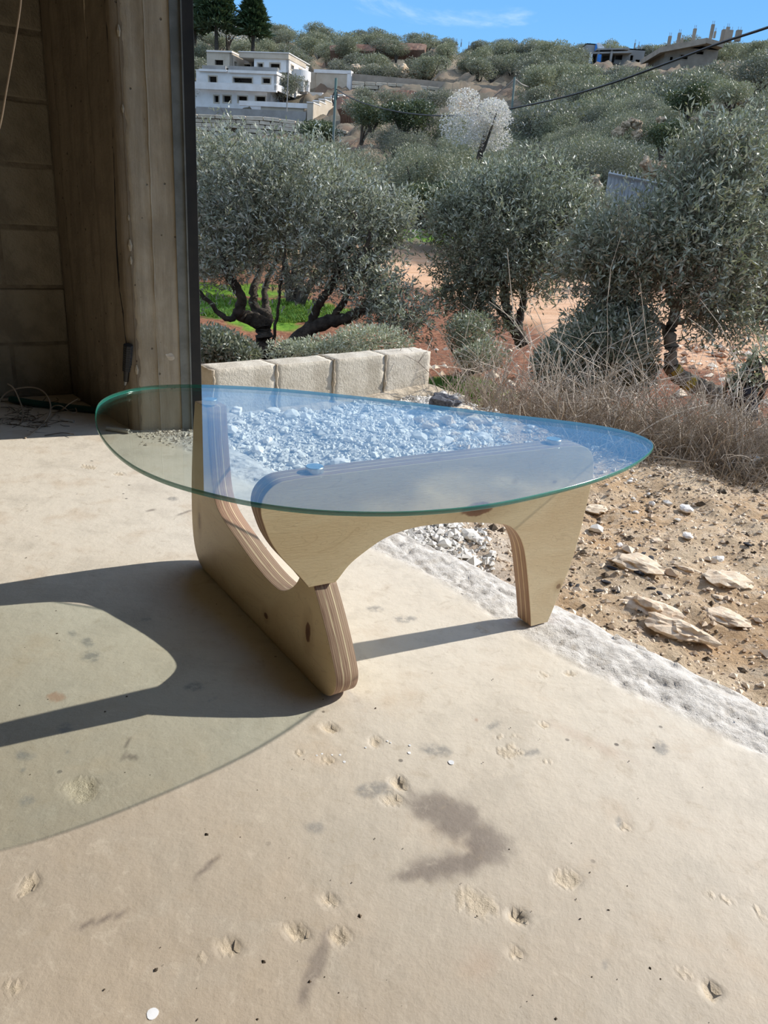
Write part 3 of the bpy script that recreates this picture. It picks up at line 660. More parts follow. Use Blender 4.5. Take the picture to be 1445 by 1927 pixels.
mb = MB(); n_ = 24
pth = np.linspace(0, 1, n_)[:, None] * (h1 - h0) + h0
mb.tube(pth, [.0155 + (.0018 if i % 2 else 0) - .0015 * (i / n_) for i in range(n_)], 8)
mb.tube([h1, h2], [.011, .009], 8)
for k in range(8):
    a = k * math.pi / 4; off = np.array([math.cos(a), math.sin(a), 0]) * .0150; mb.tube([h0 + off + (0, 0, -.006), h1 + off * .9], .0016, 4)
par(mb.build('handle_grip', M['black']), ct)
par(MB().tube([h2, h3], [.0055, .0045], 8).build('metal_tip', M['tip']), ct)
par(MB().tube([h3, on_inner(232, 733, .02), on_inner(229, 742, .015)], .0006, 4).build('thin_wire', M['tip']), ct)
q0 = on_inner(199, 283, .0125); mb = MB(); aa = np.linspace(0, 2 * np.pi, 14, endpoint=False)
rp_ = [(.008 + .002 * math.sin(3 * a)) for a in aa]; D3 = np.array([*PVn, 0]); N3 = np.array([*PN, 0])
ri = [q0 + D3 * math.cos(a) * r + np.array([0, 0, 2.2 * math.sin(a) * r]) for a, r in zip(aa, rp_)]
mb.add([q0 + N3 * .001, *[x_ + N3 * .001 for x_ in ri]], (), [(0, i + 1, (i + 1) % 14 + 1) for i in range(14)]); mb.build('red_mark', M['red_paint'], pier)
tw = MB().tube(smooth_path([at(42, -40, 2.0), at(37, 20, 2.02), at(26, 90, 2.05), at(12, 170, 2.1), at(-2, 245, 2.15), at(-30, 330, 2.2)]), .0021, 6).build('hanging_wire', M['wire'])
tag(tw, 'pale wire hanging down in front of the dark block wall', 'wire')
def floorwire(name, pts, r, mat, label, cat):   # pts: (px, py, height)
    P = smooth_path([onz(x, y, z) for x, y, z in pts]); P[:, 2] = np.maximum(P[:, 2], r * 1.02)
    return tag(MB().tube(P, r, 6).build(name, mat), label, cat)
floorwire('loop_wire', [(-14, 784, .005), (6, 745, .05), (30, 732, .075), (62, 729, .085), (84, 739, .075), (95, 762, .045), (90, 785, .02), (70, 808, .006), (47, 825, .003)], .0028, M['wire'], 'beige stiff wire standing in a wide loop on the garage floor', 'wire')
floorwire('bent_wire', [(14, 722, .10), (26, 731, .085), (36, 752, .05), (43, 775, .02), (39, 798, .003)], .0026, M['wire'], 'short bent beige wire crossing the wide wire loop', 'wire')
floorwire('curly_wire', [(94, 789, .003), (108, 775, .004), (118, 770, .02), (130, 760, .045), (147, 750, .06)], .0022, M['wire'], 'thin beige wire end pointing up beside the white pipe piece', 'wire')
floorwire('curly_wire', [(88, 800, .003), (97, 768, .02), (112, 763, .035), (125, 770, .02), (135, 777, .012), (144, 774, .012), (142, 768, .02)], .0022, M['wire'], 'thin beige wire curled back on itself at its end', 'wire')
hs = MB().tube(smooth_path([onz(20, 751, .016), onz(60, 758, .014), onz(110, 764, .014), onz(170, 771, .013), onz(235, 778, .013)]), .0125, 10).build('garden_hose', M['hose'])
tag(hs, 'thick dark green hose lying in the dark corner by the pillar', 'hose')
def pipe(name, a, b, r, label):
    A, B = np.array(a), np.array(b); ax = (B - A) / np.linalg.norm(B - A)
    mb = MB(); mb.tube([A, (A + B) / 2, B], r, 12, cap=False); mb.tube([B, (A + B) / 2, A], r * .68, 12, cap=False)
    for e in (A, B):   # ring faces
        s_ = 12; a2 = np.linspace(0, 2 * np.pi, s_, endpoint=False); u = np.cross(ax, [0, 0, 1]); u /= np.linalg.norm(u); v = np.cross(ax, u)
        ro = e + r * (np.cos(a2)[:, None] * u + np.sin(a2)[:, None] * v); ri = e + .68 * r * (np.cos(a2)[:, None] * u + np.sin(a2)[:, None] * v)
        j = np.arange(s_); k = (j + 1) % s_; mb.add(np.vstack([ro, ri]), np.stack([j, k, k + s_, j + s_], -1))
    tag(mb.build(name, M['pvc']), label, 'pipe')
pipe('plastic_pipe', onz(201, 806, .008), onz(243, 812, .008), .0075, 'short pale plastic pipe lying under the left tip of the glass')
pipe('plastic_pipe', onz(116, 789, .006), onz(139, 793, .006), .005, 'small white pipe offcut lying near the wires')
# grit and twigs in the corner, grit at the pillar foot
mb = MB()
for i in range(75):
    c = onz(random.gauss(45, 45), random.gauss(783, 14), .003); L = random.uniform(.02, .10); a = random.uniform(0, 6.3)
    d = np.array([math.cos(a), math.sin(a), random.uniform(-.05, .25)]) * L; q = np.array([-d[1], d[0], 0]) * random.uniform(-.4, .4)
    mb.tube(smooth_path([c, c + d * .5 + q, c + d], 3), random.uniform(.0006, .0017), 3, False)
tag(mb.build('twig_litter', M['debris']), 'dark dry twigs and grit scattered in the garage corner', 'litter', kind='stuff')
OCT = np.array([(1, 0, 0), (-1, 0, 0), (0, 1, 0), (0, -1, 0), (0, 0, 1), (0, 0, -1)], float)
OCF = np.array([(0, 2, 4), (2, 1, 4), (1, 3, 4), (3, 0, 4), (2, 0, 5), (1, 2, 5), (3, 1, 5), (0, 3, 5)])
def pebbles(name, C, size, mat, seed=0, flat=.6):
    """many tiny stones as one mesh; C (n,3), size (n,)"""
    g = np.random.default_rng(seed); n = len(C)
    V = OCT[None] * (1 + g.uniform(-.35, .35, (n, 6, 1))); V = V * size[:, None, None] * np.array([1, 1, flat]) * g.uniform(.6, 1.3, (n, 1, 3))
    a = g.uniform(0, 2 * np.pi, n); ca, sa = np.cos(a), np.sin(a)
    X = V[..., 0] * ca[:, None] - V[..., 1] * sa[:, None]; Y = V[..., 0] * sa[:, None] + V[..., 1] * ca[:, None]
    V = np.stack([X, Y, V[..., 2]], -1) + C[:, None]
    Fc = (OCF[None] + np.arange(n)[:, None, None] * 6).reshape(-1, 3)
    return link(name, mesh_np(name, V.reshape(-1, 3), Fc), mat)
pts = []
while len(pts) < 420:
    x, y = random.gauss(320, 32), 808 + abs(random.gauss(0, 12))
    if x < 372: pts.append(onz(x, y, .0015))
tag(pebbles('grit', np.array(pts), np.random.default_rng(3).gamma(2, .0014, 420), M['stone'], 3), 'grit and crumbs of mortar at the foot of the pillar', 'grit', kind='stuff')
pts = np.array([onz(*p, .001) for p in zip(rng.uniform(0, 1445, 260), rng.uniform(840, 1927, 260))]); pts = pts[edge_d(pts[:, 0], pts[:, 1]) < -.02]
tag(pebbles('floor_crumbs', pts, np.random.default_rng(4).gamma(1.6, .00045, len(pts)), M['debris'], 4), 'dark crumbs dotted over the concrete floor', 'crumbs', kind='stuff')

# ------------------------------------------------------------------ the coffee table
LOWER = [(-.088, .386), (-.104, .31), (-.120, .20), (-.124, .12), (-.120, .065), (-.110, .034), (-.092, .012), (-.066, 0), (.20, 0), (.44, 0), (.478, .001), (.503, .007), (.520, .021), (.528, .040), (.526, .060), (.500, .109), (.471, .153), (.440, .194), (.396, .194), (.383, .172), (.364, .152), (.335, .132), (.310, .124), (.260, .1245), (.203, .133), (.142, .1465), (.090, .1595), (.050, .1715), (.0225, .187), (.003, .216), (-.009, .269), (-.017, .323), (-.0235, .388)]
UPPER = [(-0.538, 0.194), (-0.552, 0.213), (-0.571, 0.236), (-0.59, 0.26), (-0.608, 0.29), (-0.619, 0.319), (-0.625, 0.344), (-0.621, 0.366), (-0.607, 0.382), (-0.586, 0.39), (-0.489, 0.392), (-0.32, 0.393), (-0.075, 0.393), (0.01, 0.392), (0.045, 0.387), (0.065, 0.373), (0.076, 0.352), (0.081, 0.32), (0.08, 0.297), (0.077, 0.254), (0.071, 0.186), (0.06, 0.122), (0.045, 0.074), (0.031, 0.024), (0.023, 0), (-0.023, 0), (-0.03, 0.032), (-0.051, 0.113), (-0.071, 0.18), (-0.087, 0.212), (-0.105, 0.233), (-0.123, 0.245), (-0.156, 0.254), (-0.229, 0.267), (-0.307, 0.273), (-0.353, 0.271), (-0.397, 0.261), (-0.439, 0.239), (-0.463, 0.222), (-0.482, 0.2), (-0.488, 0.194)]
table = thing('coffee_table', 'coffee table with rounded triangular glass top on two curved plywood legs', 'table', (-.05, 1.35, 0))
def leg_piece(name, pts, corners, az, anchor, mats, label):
    out = catmull(pts, 5, corners)
    me_o = outline_solid(name, out, (1, 0, 0), (0, 0, 1), (0, .045, 0), (0, 0, 0), mats, None, .0012)
    me_o.rotation_euler = (0, 0, R(az)); me_o.location = (anchor[0] + .05, anchor[1] - 1.35, 0.0); me_o.parent = table
    tag(me_o, label); return me_o
wl_m = mat_wood([(.428, .094, .0085, .020, 1.0), (.262, .043, .008, .006, 1.0), (-.078, .115, .006, .020, .55)], 'birch plywood face, lower')
wu_m = mat_wood([(-.200, .290, .036, .013, .95), (.037, .083, .006, .006, .7), (-.02, .322, .006, .003, .5), (-.12, .335, .004, .003, .2)], 'birch plywood face, upper')
lower = leg_piece('leg', LOWER, {0, 7, 9, 17, 18, 32}, -54.5, (-.367, 1.523), [wl_m, M['ply']], 'curved plywood leg lying on its long edge')
upper = leg_piece('leg', UPPER, {0, 24, 25, 40}, 31.0, (.344, 1.429), [wu_m, M['ply']], 'curved plywood leg standing inverted on the lower leg')
for (px, py) in ((395, 752), (592, 879), (1042, 827)):
    c = onz(px, py, .400); aa = np.linspace(0, 2 * np.pi, 28, endpoint=False)
    z0 = .391
    o = MB().prism(np.c_[c[0] - table.location.x + .0150 * np.cos(aa), c[1] - table.location.y + .0150 * np.sin(aa)], z0, .4018).build('glass_pad', M['pad'], table); bevelled(o, .001, 1)
GL = [(-.568, 1.49), (-.561, 1.420), (-.523, 1.315), (-.487, 1.241), (-.442, 1.168), (-.385, 1.096), (-.323, 1.044), (-.273, 1.016), (-.209, .989), (-.162, .976), (-.108, .969), (-.056, .970), (.013, .981), (.066, .998), (.132, 1.027), (.200, 1.071), (.275, 1.131), (.330, 1.180), (.385, 1.235), (.443, 1.308), (.485, 1.377), (.503, 1.418), (.507, 1.458), (.487, 1.502), (.440, 1.537), (.354, 1.563), (.225, 1.585), (.120, 1.609), (.004, 1.635), (-.160, 1.660), (-.275, 1.668), (-.385, 1.658), (-.465, 1.638), (-.518, 1.607), (-.552, 1.556)]
gl = catmull(GL, 5); 
# light smoothing of the traced outline
for _ in range(6): gl = (np.roll(gl, 1, 0) + gl * 2 + np.roll(gl, -1, 0)) / 4
bm = bmesh.new(); gx = gl - np.array([-.05, 1.35])
cen = gx.mean(0)
def ring(s_, z): return [bm.verts.new((*(p + (cen - p) / np.linalg.norm(cen - p) * s_), z)) for p in gx]
z0, z1 = .402, .4095; rb, r1, r2, rt = ring(.0012, z0), ring(0, z0 + .0012), ring(0, z1 - .0012), ring(.0012, z1)
bm.faces.new(rt); bm.faces.new(rb[::-1]); n = len(gx)
for A_, B_ in ((rb, r1), (r1, r2), (r2, rt)):
    for i in range(n):
        f = bm.faces.new((A_[i], A_[(i + 1) % n], B_[(i + 1) % n], B_[i])); f.material_index = 1; f.smooth = True
bmesh.ops.recalc_face_normals(bm, faces=bm.faces)
me = bpy.data.meshes.new('glass_top'); bm.to_mesh(me); bm.free()
link('glass_top', me, [M['glass'], M['rim']], table)

# ------------------------------------------------------------------ low block wall outside
BW0 = np.array([-.066, 3.647]); BD = np.array([math.cos(R(41.5)), math.sin(R(41.5))]); BN = np.array([-BD[1], BD[0]])
MBW = frame2(np.array([.178, 3.846]), -BD, -BN)      # x runs from the wall end back towards the pillar
bwall = thing('block_wall', 'low wall of sunlit concrete blocks outside behind the table', 'wall', (.178, 3.846, -.07))
INV = Matrix.Translation((-.178, -3.846, .07))
MBWm = Matrix(MBW.tolist())
def bpart(o): o.parent = bwall; o.matrix_parent_inverse = Matrix.Identity(4); return o
def rough_block(L, D, H, seed, n=10):
    bm = bmesh.new(); bmesh.ops.create_cube(bm, size=1); 
    for v in bm.verts: v.co = Vector(((v.co.x + .5) * L, (v.co.y + .5) * D, (v.co.z + .5) * H))
    bmesh.ops.subdivide_edges(bm, edges=bm.edges, cuts=n, use_grid_fill=True)
    c = Vector((L / 2, D / 2, H / 2))
    for v in bm.verts:
        q = v.co * 30 + Vector((seed * 7, 0, 0)); k = noise.noise(q) * .0016 + noise.noise(v.co * 9 + Vector((seed, 0, 0))) * .0022
        e = sum(1 for a, m_ in ((v.co.x, L), (v.co.y, D), (v.co.z, H)) if a < 1e-4 or a > m_ - 1e-4)
        dirv = (v.co - c).normalized(); v.co += dirv * (k - (.0015 + abs(noise.noise(v.co * 40)) * .005 if e >= 2 else 0))
    me = bpy.data.meshes.new('block'); bm.to_mesh(me); bm.free(); me.polygons.foreach_set('use_smooth', [True] * len(me.polygons)); return me
x = 0
for i, L in enumerate((.298, .300, .302, .300)):
    o = link('block', rough_block(L - .004, .125, .205, i), M['pale_block']); bpart(o)
    o.matrix_local = INV @ MBWm @ Matrix.Translation((x, -.125 + random.uniform(-.002, .002), -.065 + random.uniform(-.003, .003))) @ Matrix.Rotation(random.uniform(-.006, .006), 4, 'Y')
    if i < 4:
        zz = np.linspace(-.05, .142, 16)
        mb = MB(); V = np.c_[np.full(16, x + L - .002) + .005 * vnoise(np.c_[zz, zz], 30, i), .001 + .003 * vnoise(np.c_[zz, zz], 40, i + 5), zz]
        mb.tube(V, .003 + .009 * np.abs(vnoise(np.c_[zz, zz], 26, i + 9)), 6)
        yy = np.linspace(0, .125, 10); mb.tube(np.c_[np.full(10, x + L - .002) + .008 * vnoise(np.c_[yy, yy], 30, i + 2), -yy, np.full(10, .138)], .005, 5)
        m_ = bpart(mb.build('mortar_joint', M['mortar'])); m_.matrix_local = INV @ MBWm
    x += L + .002
# footing with squeezed mortar and the sloping plinth at its end
ft = MB(); xs = np.linspace(-.30, 1.22, 80); ring_ = []
for xx in xs:
    h = np.interp(xx, [-.30, -.16, -.03, .05, .5, 1.8], [-.12, -.085, -.035, -.028, -.050, -.062]) + .006 * noise.noise(Vector((xx * 25, 0, 0)))
    o_ = -.022 - .02 * np.interp(xx, [-.3, 0, .2, .6], [1, 1.5, 1, .5]) + .010 * noise.noise(Vector((xx * 18, 3, 0)))
    ring_.append([(xx, -.16, -.30), (xx, -.15, h), (xx, 0, h + .004), (xx, -o_ * .5, h - .008), (xx, -o_, h - .03), (xx, -o_ * 1.6 + .01, -.30)])
RG = np.array(ring_); n0, n1 = RG.shape[:2]; idx = np.arange(n0 * n1).reshape(n0, n1)
Q = np.stack([idx[:-1, :-1], idx[1:, :-1], idx[1:, 1:], idx[:-1, 1:]], -1).reshape(-1, 4)
ft.add(RG.reshape(-1, 3), Q); ft.add(RG[0], [(0, 1, 2, 3), (0, 3, 4, 5)])
f_ = bpart(ft.build('footing', M['mortar'], smooth=False)); f_.matrix_local = INV @ MBWm

# ------------------------------------------------------------------ stones
def stone_mesh(seed, sub=2, flat=.62, rough=.35, facet=True):
    bm = bmesh.new(); bmesh.ops.create_icosphere(bm, subdivisions=sub, radius=1)
    o = Vector((seed * 3.7, seed * 1.3, 0))
    for v in bm.verts:
        k = 1 + rough * noise.noise(v.co * 1.1 + o) + .5 * rough * noise.noise(v.co * 2.6 + o)
        v.co = Vector((v.co.x * k * 1.15, v.co.y * k * .9, v.co.z * k * flat))
        if not facet: v.co *= 1 + .10 * noise.noise(v.co * 6 + o)
        for a in range(3 if facet else 0): v.co[a] = round(v.co[a] * 4.5) / 4.5 * .35 + v.co[a] * .65
    me = bpy.data.meshes.new('stone'); bm.to_mesh(me); bm.free(); return me
SM = [stone_mesh(i, 1 if i < 5 else 2) for i in range(9)]
for m_ in SM: m_.materials.append(M['gravel_stone'])
RM = [stone_mesh(20 + i, 3, .6, .7, False) for i in range(4)]
for m_ in RM: m_.materials.append(M['rock'])
def gz(x, y): 
    P = np.array([[x, y]]); return float(ground_z(x, y) + relief(np.array([x]), np.array([y]))[0] + fbm(P, 9, 91, 4)[0] * .012 + fbm(P, 32, 95, 3)[0] * .005)
def put_stone(me, x, y, s, label, group=None, cat='stone', name='stone', sink=.25, rz=None, sc=None, mat=None, z=None):
    o = link(name, me, None, None, (x, y, (gz(x, y) if z is None else z) + s * (.62 - sink)), random.uniform(0, 6.3) if rz is None else rz)
    o.scale = sc or (s, s, s); tag(o, label, cat, group); return o
n_st = 0; tries = 0; gs = np.random.default_rng(11)
while n_st < 210 and tries < 6000:
    tries += 1
    X, Y = gs.uniform(-.9, 1.0), gs.uniform(1.9, 3.9)
    if edge_d(np.array([X]), np.array([Y]))[0] < .04: continue
    if Y > wall_line_y(X) - .06 and X < .22: continue
    if X > .35 and gs.uniform() < .5: continue
    if Y > crest(X) - .0: continue
    if (np.array([X, Y]) - PA) @ PVn < .3 and Y > 2.75 and X < -.72: continue
    s = min(.007 + gs.gamma(1.4, .005), .034)
    far = Y > 2.9
    put_stone(SM[gs.integers(0, 9)], X, Y, s, 'pale limestone stone in the gravel seen through the glass top', 'stones in the gravel behind the table'); n_st += 1
for (px, py, s, lab, i) in [(513, 770, .030, 'upright pale stone at the back left of the gravel', 5), (548, 787, .034, 'broad pale stone in the gravel seen through the glass near the wall', 6), (445, 778, .028, 'rounded stone in the gravel just right of the rear plywood arm', 7), (820, 838, .026, 'pinkish round stone in the gravel right above the upper plywood leg', 8), (905, 822, .033, 'flat pale stone on the gravel left of the right glass pad', 6)]:
    p = onz(px, py, -.05); put_stone(SM[i], p[0], p[1], s, lab)
p = onz(840, 752, -.02)
o = put_stone(RM[1], p[0], p[1], .055, 'dark blue-grey lump of rock at the end of the block wall', name='dark_rock', z=-.055); o.material_slots[0].link = 'OBJECT'; o.material_slots[0].material = M['darkrock']
# bigger rocks heaped at the back right of the gravel
for k, (px, py, s) in enumerate([(870, 775, .045), (905, 785, .04), (845, 790, .034), (885, 800, .032), (930, 800, .032), (812, 797, .026), (790, 782, .022), (950, 812, .026), (860, 812, .022)]):
    p = onz(px, py, -.04); put_stone(RM[k % 4], p[0], p[1], s, 'pale rock heaped behind the table at the end of the gravel', 'rocks heaped behind the table', 'rock', 'rock')
# rocks bedded in the dirt slope on the right
for (px, py, sx, sy, rz, lab, i) in [(1200, 1072, .085, .040, -.6, 'long pale rock half buried in the dirt beside the table leg', 0), (1362, 1100, .062, .040, -.7, 'blocky pale rock lying on the dirt at the right side', 1), (1222, 1150, .075, .034, -.7, 'pale outcrop rock beside the slab edge, nearer of two', 2), (1278, 1190, .085, .036, -.65, 'pinkish outcrop rock right at the broken slab edge', 3), (1365, 1163, .07, .03, -.5, 'flat pale rock slab lying below the blocky rock', 0), (1350, 1128, .03, .018, -.6, 'small orange rock against the blocky rock', 2), (1120, 950, .045, .026, .2, 'grey rock beside the upper leg in the dirt', 1), (1265, 882, .03, .012, -.4, 'white rock on the crest in front of the dry weeds', 3), (1290, 1075, .05, .014, -.5, 'thin pale rock sliver on the dirt', 2), (1240, 1015, .028, .016, -.2, 'small pale rock above the charcoal patch', 0)]:
    p = onz(px, py, -.05); put_stone(RM[i], p[0], p[1], sx, lab, None, 'rock', 'rock', .42, rz, (sx * .68, sy * 1.2, (sx + sy) * .24), z=gz(p[0], p[1]) - .008)
CM = [m_.copy() for m_ in SM[:5]]
for m_ in CM: m_.materials.clear(); m_.materials.append(M['char'])
# crumbled stone as stuff
def scatter(n, x0, x1, y0, y1, cond, mu, seed, name, mat, lab):
    g = np.random.default_rng(seed); X = g.uniform(x0, x1, n); Y = g.uniform(y0, y1, n)
    k = cond(X, Y) & (edge_d(X, Y) > .01); X, Y = X[k], Y[k]; P = np.c_[X, Y]
    Z = ground_z(X, Y) + relief(X, Y) + fbm(P, 9, 91, 4) * .012 + fbm(P, 32, 95, 3) * .005
    s = g.gamma(1.7, mu / 1.7, len(X)) + .0012
    tag(pebbles(name, np.c_[X, Y, Z + s * .2], s, mat, seed), lab, 'gravel', kind='stuff')
def inwall(X, Y): return ~((X < .2) & (Y > wall_line_y(X) - .04)) & (Y < crest(X) + .1)
scatter(30000, -1.0, .50, 1.7, 4.0, lambda X, Y: inwall(X, Y) & ((X < .3) | (Y > 2.3)), .0048, 21, 'gravel', M['gravel_stone'], 'crushed pale gravel spread outside the slab behind the table')
scatter(22000, .2, 2.6, .6, 3.2, lambda X, Y: inwall(X, Y), .0028, 22, 'dirt_crumbs', M['rock'], 'tan grit and stone crumbs on the dirt slope at the right')
scatter(1500, .2, 2.6, .6, 3.2, lambda X, Y: inwall(X, Y), .0048, 24, 'slope_stones', M['rock'], 'small loose stones on the dirt slope at the right')
scatter(3500, .3, 2.6, .6, 3.2, lambda X, Y: inwall(X, Y) & (fbm(np.c_[X, Y], 2.5, 33, 3) > .25), .0042, 23, 'dark_crumbs', M['debris'], 'dark crumbs and ash in the dirt at the right')
for k, (px, py, s) in enumerate([(1150, 1071, .016), (1200, 1085, .018), (1225, 1050, .015), (1258, 1128, .012), (1282, 1160, .010), (1260, 1162, .015), (1225, 1108, .012), (1240, 1122, .012), (1075, 1091, .010), (1088, 1095, .010), (1128, 1105, .014), (1160, 1110, .014), (1140, 1092, .014), (1220, 1140, .011), (1245, 1065, .013), (1270, 1070, .010), (1190, 1035, .012), (1210, 1042, .012), (1205, 1020, .010), (1230, 1032, .010), (1180, 1045, .009), (1290, 1115, .008), (1405, 1030, .014)]):
    p = onz(px, py, -.05); put_stone(CM[k % 5], p[0], p[1], s * .8, 'black piece of charcoal lying on the dirt slope', 'charcoal pieces on the dirt', 'charcoal', 'charcoal', .4, None, (s, s * .55, s * .5))
# ------------------------------------------------------------------ dry weeds on the crest
def stems(spec, seed, sides=3):
    """spec: list of (x, y, n, spread, hmin, hmax, lean) -> one mesh of curved thin stems"""
    g = np.random.default_rng(seed); mb = MB()
    for (cx, cy, n, sp, h0, h1, lean) in spec:
        for i in range(n):
            x, y = cx + g.normal(0, sp), cy + g.normal(0, sp * .6); z = float(ground_z(x, y)) - .02
            h = g.uniform(h0, h1); a = g.uniform(0, 6.283); l = g.uniform(.15, 1.0) * lean
            d = np.array([math.cos(a) * l, math.sin(a) * l, 1.0]); d /= np.linalg.norm(d)
            p = np.array([x, y, z]); P = [p.copy()]; k = 6 if h > .35 else 4
            for j in range(k):
                d = d + g.normal(0, .16, 3) + np.array([math.cos(a), math.sin(a), -.8]) * .05 * j; d /= np.linalg.norm(d)
                p = p + d * h / k; P.append(p.copy())
            r = g.uniform(.0011, .0026) * (1 + h * .6)
            mb.tube(P, np.linspace(r, r * .35, k + 1), sides, False)
            if h > .3 and g.uniform() < .7:
                for q in range(g.integers(1, 4)):
                    b = P[g.integers(2, k)]; dd = g.normal(0, 1, 3); dd[2] = abs(dd[2]) * .8 + .3; dd /= np.linalg.norm(dd); L = h * g.uniform(.15, .4)
                    mb.tube([b, b + dd * L * .5 + g.normal(0, .01, 3), b + dd * L], [r * .6, r * .45, r * .25], sides, False)
    return mb
def crest_pt(px, py, z=-.07): p = onz(px, py, z); return p[0], p[1]
weed_spots = [(935, 778, 3.75), (985, 790, 3.6), (1035, 800, 3.5), (1090, 812, 3.4), (1150, 822, 3.3), (1215, 842, 3.05), (1275, 856, 2.95), (1335, 866, 2.9), (1400, 875, 2.85), (1465, 885, 2.8), (1530, 893, 2.8)]
place_words = ['left end of the crest, beside the block wall', 'crest, second clump from the block wall', 'crest, third clump from the block wall', 'crest, fourth clump from the block wall', 'crest just left of the right tip of the glass', 'crest right behind the right tip of the glass', 'crest a little right of the glass tip', 'crest below the bent olive trunk', 'crest in front of the black stump', 'right edge of the picture on the crest', 'crest past the right edge of the picture']
for i, (px, py, Y) in enumerate(weed_spots):
    p = at(px, py, Y); x, y = p[0], p[1]
    mb = stems([(x, y, 190 if i else 50, .13, .05, .20, 1.6), (x, y + .12, 150 if i else 30, .15, .12, .36, .9), (x + .05, y + .35, 150 if i else 12, .2, .2, .55, .8)], 300 + i)
    o = mb.build('dry_weed_clump', M['dry'] if i % 3 else M['dry_pale']); tag(o, 'dry grey-brown weeds on the ' + place_words[i], 'weeds')
for i, (px, py, Y, n, h0, h1, lab) in enumerate([(1010, 760, 4.3, 70, .4, .85, 'tall bare stems standing in front of the middle olive tree'), (1085, 770, 4.2, 95, .5, 1.15, 'tallest tangle of bare pale stems left of the right olive tree'), (1165, 790, 3.9, 80, .4, 1.0, 'bare tangled stems in front of the dark evergreen shrub'), (1330, 840, 3.4, 55, .25, .6, 'bare pale stems crossing the bent olive trunk'), (1410, 850, 3.4, 45, .25, .6, 'bare stems leaning against the black stump')]):
    p = at(px, py, Y); x, y = p[0], p[1]
    tag(stems([(x, y, n, .22, h0, h1, .75)], 330 + i, 4).build('bare_stem_bush', M['dry_pale']), lab, 'bush')
# a few fallen pale twigs
for i, (a, b, c, lab) in enumerate([((1075, 790), (1010, 812), (1150, 770), 'fallen'), ((1130, 855), (1210, 868), (1310, 880), 'fallen')]): pass
tw1 = MB().tube(smooth_path([at(1195, 822, 2.95), at(1235, 795, 3.0), at(1290, 772, 3.05), at(1335, 760, 3.1)]), [.0032] * 18 + [.0015], 5).build('long_twig', M['dry_pale'])
tag(tw1, 'long thin pale twig arching out of the weeds right of the glass tip', 'twig')
tw2 = MB().tube(smooth_path([at(1230, 858, 2.85), at(1262, 862, 2.83), at(1300, 868, 2.8), at(1322, 869, 2.8)]), [.0035] * 18 + [.002], 5).build('fallen_stick', M['dry_pale'])
tag(tw2, 'pale stick lying on the ground at the foot of the weeds', 'stick')
# green grass by the wall end and under the trees
def grass_patch(cx, cy, rx, ry, n, hgt, seed, label, wid=.004):
    g = np.random.default_rng(seed); a = g.uniform(0, 6.283, n); r = np.sqrt(g.uniform(0, 1, n))
    X = cx + np.cos(a) * r * rx; Y = cy + np.sin(a) * r * ry; Z = ground_z(X, Y) + relief(X, Y) - .01
    if cy > 8: Z += 0
    h = hgt * g.uniform(.5, 1.3, n); b = g.uniform(0, 6.283, n); le = g.uniform(.1, .8, n)
    D = np.stack([np.cos(b) * le, np.sin(b) * le, np.ones(n)], -1) * h[:, None]; W_ = np.stack([-np.sin(b), np.cos(b), 0 * b], -1) * wid * (1 + 0 * h[:, None])
    C = np.stack([X, Y, Z], -1); V = np.stack([C - W_, C + W_, C + D * .6 + W_ * .8, C + D + np.stack([np.cos(b), np.sin(b), 0 * b], -1) * h[:, None] * .25, C + D * .6 - W_ * .8], 1)
    Fq = np.arange(n)[:, None] * 5 + np.array([[0, 1, 2, 4]]); Ft = np.arange(n)[:, None] * 5 + np.array([[4, 2, 3]])
    me = mesh_np('grass', V.reshape(-1, 3), [Fq, Ft]); set_attr(me, 'tone', g.uniform(0, 1, 2 * n), 'FACE')
    tag(link('grass', me, M['grass']), label, 'grass', kind='stuff')
c = hit(868, 728); grass_patch(c[0], c[1], .42, .5, 7500, .09, 41, 'bright green grass at the end of the low block wall', .0035)
c = hit(430, 585); grass_patch(c[0], c[1], 1.5, 1.2, 7000, .11, 42, 'green weeds under the left olive tree beside the pillar', .012)
c = hit(565, 585); grass_patch(c[0], c[1], 1.1, .9, 4500, .11, 43, 'green weeds between the forks of the left olive tree', .012)

# ------------------------------------------------------------------ leaves and trees
def leaf_mesh(P, D, L, Wd, g, name='foliage', mat=None, tone=None):
    n = len(P); D = D / (np.linalg.norm(D, axis=1)[:, None] + 1e-9)
    N = g.normal(0, 1, (n, 3)) + np.array([0, 0, .8]); Sd = np.cross(D, N); Sd /= np.linalg.norm(Sd, axis=1)[:, None] + 1e-9
    L = L[:, None]; Wd = Wd[:, None]
    V = np.stack([P, P + D * L * .45 + Sd * Wd, P + D * L, P + D * L * .45 - Sd * Wd], 1).reshape(-1, 3)
    me = mesh_np(name, V, np.arange(4 * n).reshape(-1, 4)); set_attr(me, 'tone', g.uniform(0, 1, n) if tone is None else tone, 'FACE'); return me
def in_blobs(n, blobs, g, shell=.35):
    """points in a union of ellipsoids, biased to the outside; blobs: (cx,cy,cz, rx,ry,rz, weight)"""
    B = np.array(blobs, float); w_ = B[:, 6] / B[:, 6].sum(); k = g.choice(len(B), n, p=w_)
    d = g.normal(0, 1, (n, 3)); d /= np.linalg.norm(d, axis=1)[:, None]; r = (shell + (1 - shell) * g.uniform(0, 1, n) ** .6)
    return B[k, :3] + d * B[k, 3:6] * r[:, None], d
